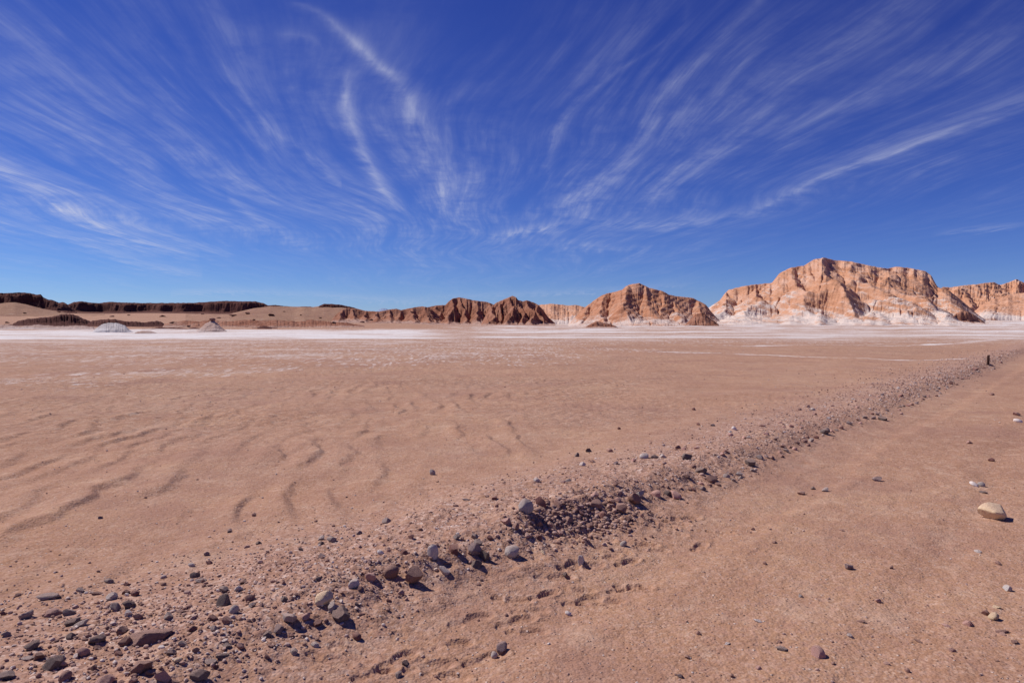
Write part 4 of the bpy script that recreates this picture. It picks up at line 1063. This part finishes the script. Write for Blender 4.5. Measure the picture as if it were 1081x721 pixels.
w = bpy.data.worlds.new('World'); scene.world = w; w.use_nodes = True
t = NT(w.node_tree)
sky = t.new('ShaderNodeTexSky', sky_type='NISHITA'); sky.sun_disc = False
sky.sun_elevation = SUN_EL; sky.sun_rotation = SUN_AZ
sky.altitude = 2500; sky.air_density = 1.0; sky.dust_density = 0.0; sky.ozone_density = 4.0
dirv = t.new('ShaderNodeTexCoord').outputs['Generated']
dx, dy, dz = t.sep(dirv)
ys = t.m('MAXIMUM', dy, .06)
a = t.m('DIVIDE', dx, ys); b = t.m('DIVIDE', dz, ys)
# the cirrus deck seen as a plane far above: streets of cloud that run away over the plain
th = math.radians(-4.0)
zz = t.m('ADD', t.m('MAXIMUM', dz, 0.0), .035)
gx = t.m('DIVIDE', t.m('SUBTRACT', t.m('MULTIPLY', dx, math.cos(th)), t.m('MULTIPLY', dy, math.sin(th))), zz)
gy = t.m('DIVIDE', t.m('ADD', t.m('MULTIPLY', dx, math.sin(th)), t.m('MULTIPLY', dy, math.cos(th))), zz)
base2 = t.comb(gx, gy, 0)
warp = t.m('SUBTRACT', t.noise(t.comb(t.m('MULTIPLY', gx, .55), t.m('MULTIPLY', gy, .30), 2.), 1., 1.5, .45), .5)
warp2 = t.m('SUBTRACT', t.noise(t.comb(t.m('MULTIPLY', gx, 2.2), t.m('MULTIPLY', gy, 1.1), 5.), 1., 2, .5), .5)
gw = t.m('ADD', gx, t.m('ADD', t.m('MULTIPLY', warp, 1.25), t.m('MULTIPLY', warp2, .05)))
fib = t.noise(t.comb(t.m('MULTIPLY', gw, 2.6), t.m('MULTIPLY', gy, .32), 0.), 1., 7, .56, .0)
fib2 = t.noise(t.comb(t.m('MULTIPLY', gw, 9.), t.m('MULTIPLY', gy, .8), 7.), 1., 6, .58, .0)
puff = t.noise(t.comb(t.m('MULTIPLY', gw, 5.), t.m('MULTIPLY', gy, 3.2), 3.), 1., 8, .62, .0)
fiber = t.m('ADD', t.m('MULTIPLY', t.ss(fib, .36, .76), .70), t.m('MULTIPLY', t.ss(fib2, .38, .78), .45))
fib3 = t.noise(t.comb(t.m('MULTIPLY', gw, 24.), t.m('MULTIPLY', gy, 1.8), 11.), 1., 5, .62)
fiber = t.m('MULTIPLY', fiber, t.m('MULTIPLY', t.ss(puff, .30, .62, .35, 1.15), t.ss(fib3, .32, .68, .60, 1.35)))

def A(px): return (px - 540.5) / FPX
def B(py):
    return -(py - HORIZON) / FPX
def blob(px, py, rx, ry, amt):
    u = t.m('DIVIDE', t.m('SUBTRACT', a, A(px)), rx / FPX); v = t.m('DIVIDE', t.m('SUBTRACT', b, B(py)), ry / FPX)
    e = t.m('POWER', 2.718, t.m('MULTIPLY', t.m('ADD', t.m('MULTIPLY', u, u), t.m('MULTIPLY', v, v)), -1.0))
    return t.m('MULTIPLY', e, amt)
cov = None
for args in [(60, 190, 190, 95, .72), (230, 130, 150, 110, .45), (30, 40, 160, 70, .40), (430, 170, 90, 110, .55), (700, 130, 120, 110, .50),
             (860, 90, 170, 90, .36), (560, 240, 140, 45, .45), (900, 170, 200, 45, .35), (620, 200, 80, 60, .3), (260, 235, 120, 40, .35), (460, 205, 60, 60, .3), (1000, 30, 120, 60, .3)]:
    e = blob(*args)
    cov = e if cov is None else t.m('ADD', cov, e)
cov = t.m('ADD', cov, .05)
dens = t.m('MULTIPLY', cov, fiber)

# single wisps: a centre line, strength and half width along it, each read from one curve node
def wisp(pts, axis, width, amt, fibre=None):
    """pts: (px, py, strength, width factor); axis 'y': runs down the sky, 'x': runs across it"""
    P = [(A(p[0]), B(p[1]), p[2], p[3] if len(p) > 3 else 1.0) for p in pts]
    if axis == 'y': P = [(q[1], q[0], q[2], q[3]) for q in P]; run, off = b, a
    else: run, off = a, b
    P.sort()
    r0, r1 = P[0][0], P[-1][0]; c0 = min(q[1] for q in P); c1 = max(q[1] for q in P)
    tt = t.m('DIVIDE', t.m('SUBTRACT', run, r0), r1 - r0)
    tc = t.m('MINIMUM', t.m('MAXIMUM', tt, 0.), 1.)
    cv = t.new('ShaderNodeRGBCurve'); mp = cv.mapping
    mp.use_clip = True
    def setc(c, vals):
        pt = c.points
        pt[0].location = (0, vals[0]); pt[1].location = (1, vals[-1])
        for q, val in list(zip(P, vals))[1:-1]:
            pt.new((q[0] - r0) / (r1 - r0), val)
    setc(mp.curves[0], [(q[1] - c0) / (c1 - c0) for q in P])
    setc(mp.curves[1], [q[2] for q in P]); setc(mp.curves[2], [q[3] / 3. for q in P])
    mp.update()
    t.put(cv.inputs['Color'], t.comb(tc, tc, tc)); cv.inputs['Fac'].default_value = 1
    R, G, Bc = t.sep(cv.outputs['Color'])
    ctr = t.m('ADD', t.m('MULTIPLY', R, c1 - c0), c0)
    d = t.m('SUBTRACT', off, ctr)
    d = t.m('ADD', d, t.m('MULTIPLY', t.m('SUBTRACT', fib2, .5), 16. / FPX))
    d = t.m('ADD', d, t.m('MULTIPLY', t.m('SUBTRACT', puff, .5), 15. / FPX))
    u = t.m('DIVIDE', d, t.m('MULTIPLY', Bc, 3. * width / FPX))
    e = t.m('POWER', 2.718, t.m('MULTIPLY', t.m('ABSOLUTE', t.m('POWER', t.m('ABSOLUTE', u), 1.5)), -1.))
    e = t.m('MULTIPLY', e, t.m('MULTIPLY', t.m('MULTIPLY', G, amt), t.ss(fib3, .32, .68, .65, 1.3)))
    return t.m('MULTIPLY', e, t.ss(t.m('ADD', t.m('MULTIPLY', fib2, .5), t.m('MULTIPLY', puff, .5)), .36, .62, .35, 1.1))

front = t.m('GREATER_THAN', dy, .1)
wsum = None
for args in [
    ([(315, 6, 0), (350, 25, .5), (385, 55, .8), (402, 73, 1.), (416, 84, .8, 1.2), (432, 106, .6, 1.3), (446, 135, .65, 1.3), (459, 165, .6, 1.4), (468, 195, .5, 1.6), (474, 235, 0., 2.0)], 'y', 10., .60),
    ([(373, 70, 0.), (367, 92, .5), (370, 120, .8), (379, 148, .8), (388, 170, .9), (400, 190, .9), (412, 208, .6), (428, 232, 0.)], 'y', 8., .6),
    ([(226, 55, 0.), (258, 97, .4), (285, 133, .4), (320, 160, .6), (350, 183, .6), (362, 194, 0.)], 'x', 6., .42),
    ([(-60, 150, .5, 1.6), (0, 178, .8, 1.6), (40, 200, .9, 1.5), (80, 223, .9, 1.3), (130, 246, .7, 1.1), (190, 265, .5, .8), (212, 272, 0., .6)], 'x', 8., .60),
    ([(-40, 226, .4), (0, 233, .5), (60, 249, .5), (110, 264, .45), (150, 278, .5), (200, 287, .5, .8), (215, 290, 0.)], 'x', 5., .5),
    ([(90, 205, 0.), (140, 235, .5), (200, 258, .5), (250, 272, 0.)], 'x', 5., .4),
    ([(240, 205, 0.), (258, 221, .6), (278, 236, .7), (300, 247, .3), (312, 255, 0.)], 'x', 6., .45),
    ([(610, 232, 0.), (680, 236, .6, .8), (730, 233, .6, .8), (800, 219, .6), (850, 195, .8), (900, 173, .9), (960, 154, .8, 1.2), (1020, 130, .6, 1.5), (1090, 102, .4, 1.6)], 'x', 6.5, .38),
    ([(722, 30, .1), (690, 52, .5), (642, 84, .7), (616, 105, .7), (596, 130, .6), (584, 160, .5), (578, 205, 0.)], 'y', 5., .32),
    ([(505, 252, 0.), (530, 247, .5), (560, 242, .8), (580, 240, .6), (594, 237, 0.)], 'x', 4.5, .55),
    ([(655, 205, 0.), (676, 142, .6), (702, 104, .7), (745, 62, .6), (800, 10, .3)], 'y', 9., .20),
    ([(540, 262, 0.), (600, 258, .5), (660, 262, .5), (720, 262, 0.)], 'x', 5., .25),
    ([(290, 40, 0.), (318, 40, .5), (345, 58, 0.)], 'x', 5., .25),
    ([(980, 248, 0.), (1030, 242, .6), (1075, 238, .4)], 'x', 2.5, .35),
    ([(420, 314, 0.), (520, 311, .5), (640, 306, .5), (760, 296, 0.)], 'x', 2.6, .35),
    ([(180, 309, 0.), (220, 307.5, .7), (300, 309, .5), (400, 316, .6), (470, 320, 0.)], 'x', 3., .38),
]:
    e = wisp(*args)
    wsum = e if wsum is None else t.m('ADD', wsum, e)
wsum = t.m('MULTIPLY', wsum, front)
dens = t.m('ADD', t.m('MULTIPLY', t.m('MULTIPLY', dens, front), .36), t.m('MULTIPLY', wsum, .64))
dens = t.m('MULTIPLY', dens, t.ss(dz, .0, .035))
dens = t.m('MINIMUM', dens, .8)
sr, sg, sb = t.sep(sky.outputs[0])      # deep polarised blue of a high desert
SKYC = t.comb(t.m('MULTIPLY', t.m('POWER', sr, SKY_G[0]), SKY_K[0]), t.m('MULTIPLY', t.m('POWER', sg, SKY_G[1]), SKY_K[1]), t.m('MULTIPLY', t.m('POWER', sb, SKY_G[2]), SKY_K[2]))
cl = t.mix(dens, SKYC, (6.2, 6.4, 7.8))
bg = t.new('ShaderNodeBackground'); t.put(bg.inputs[0], cl); bg.inputs[1].default_value = .10
out = t.new('ShaderNodeOutputWorld'); t.l.new(bg.outputs[0], out.inputs[0])
w.cycles.sampling_method = 'MANUAL'; w.cycles.sample_map_resolution = 512

cam = bpy.data.cameras.new('camera'); co = bpy.data.objects.new('camera', cam); COL.objects.link(co)
cam.sensor_width = 36; cam.lens = 36 * FPX / 1081.; cam.clip_start = .05; cam.clip_end = 40000
co.location = (0, 0, EYE + Z0); co.rotation_euler = (math.pi / 2 - PITCH, 0, 0)
scene.camera = co
vs = scene.view_settings
scene.display_settings.display_device = 'sRGB'
vs.view_transform = 'Standard'; vs.look = 'None'; vs.exposure = 0.0; vs.gamma = 1.0; vs.use_curve_mapping = False
scene.cycles.max_bounces = 4; scene.cycles.diffuse_bounces = 2
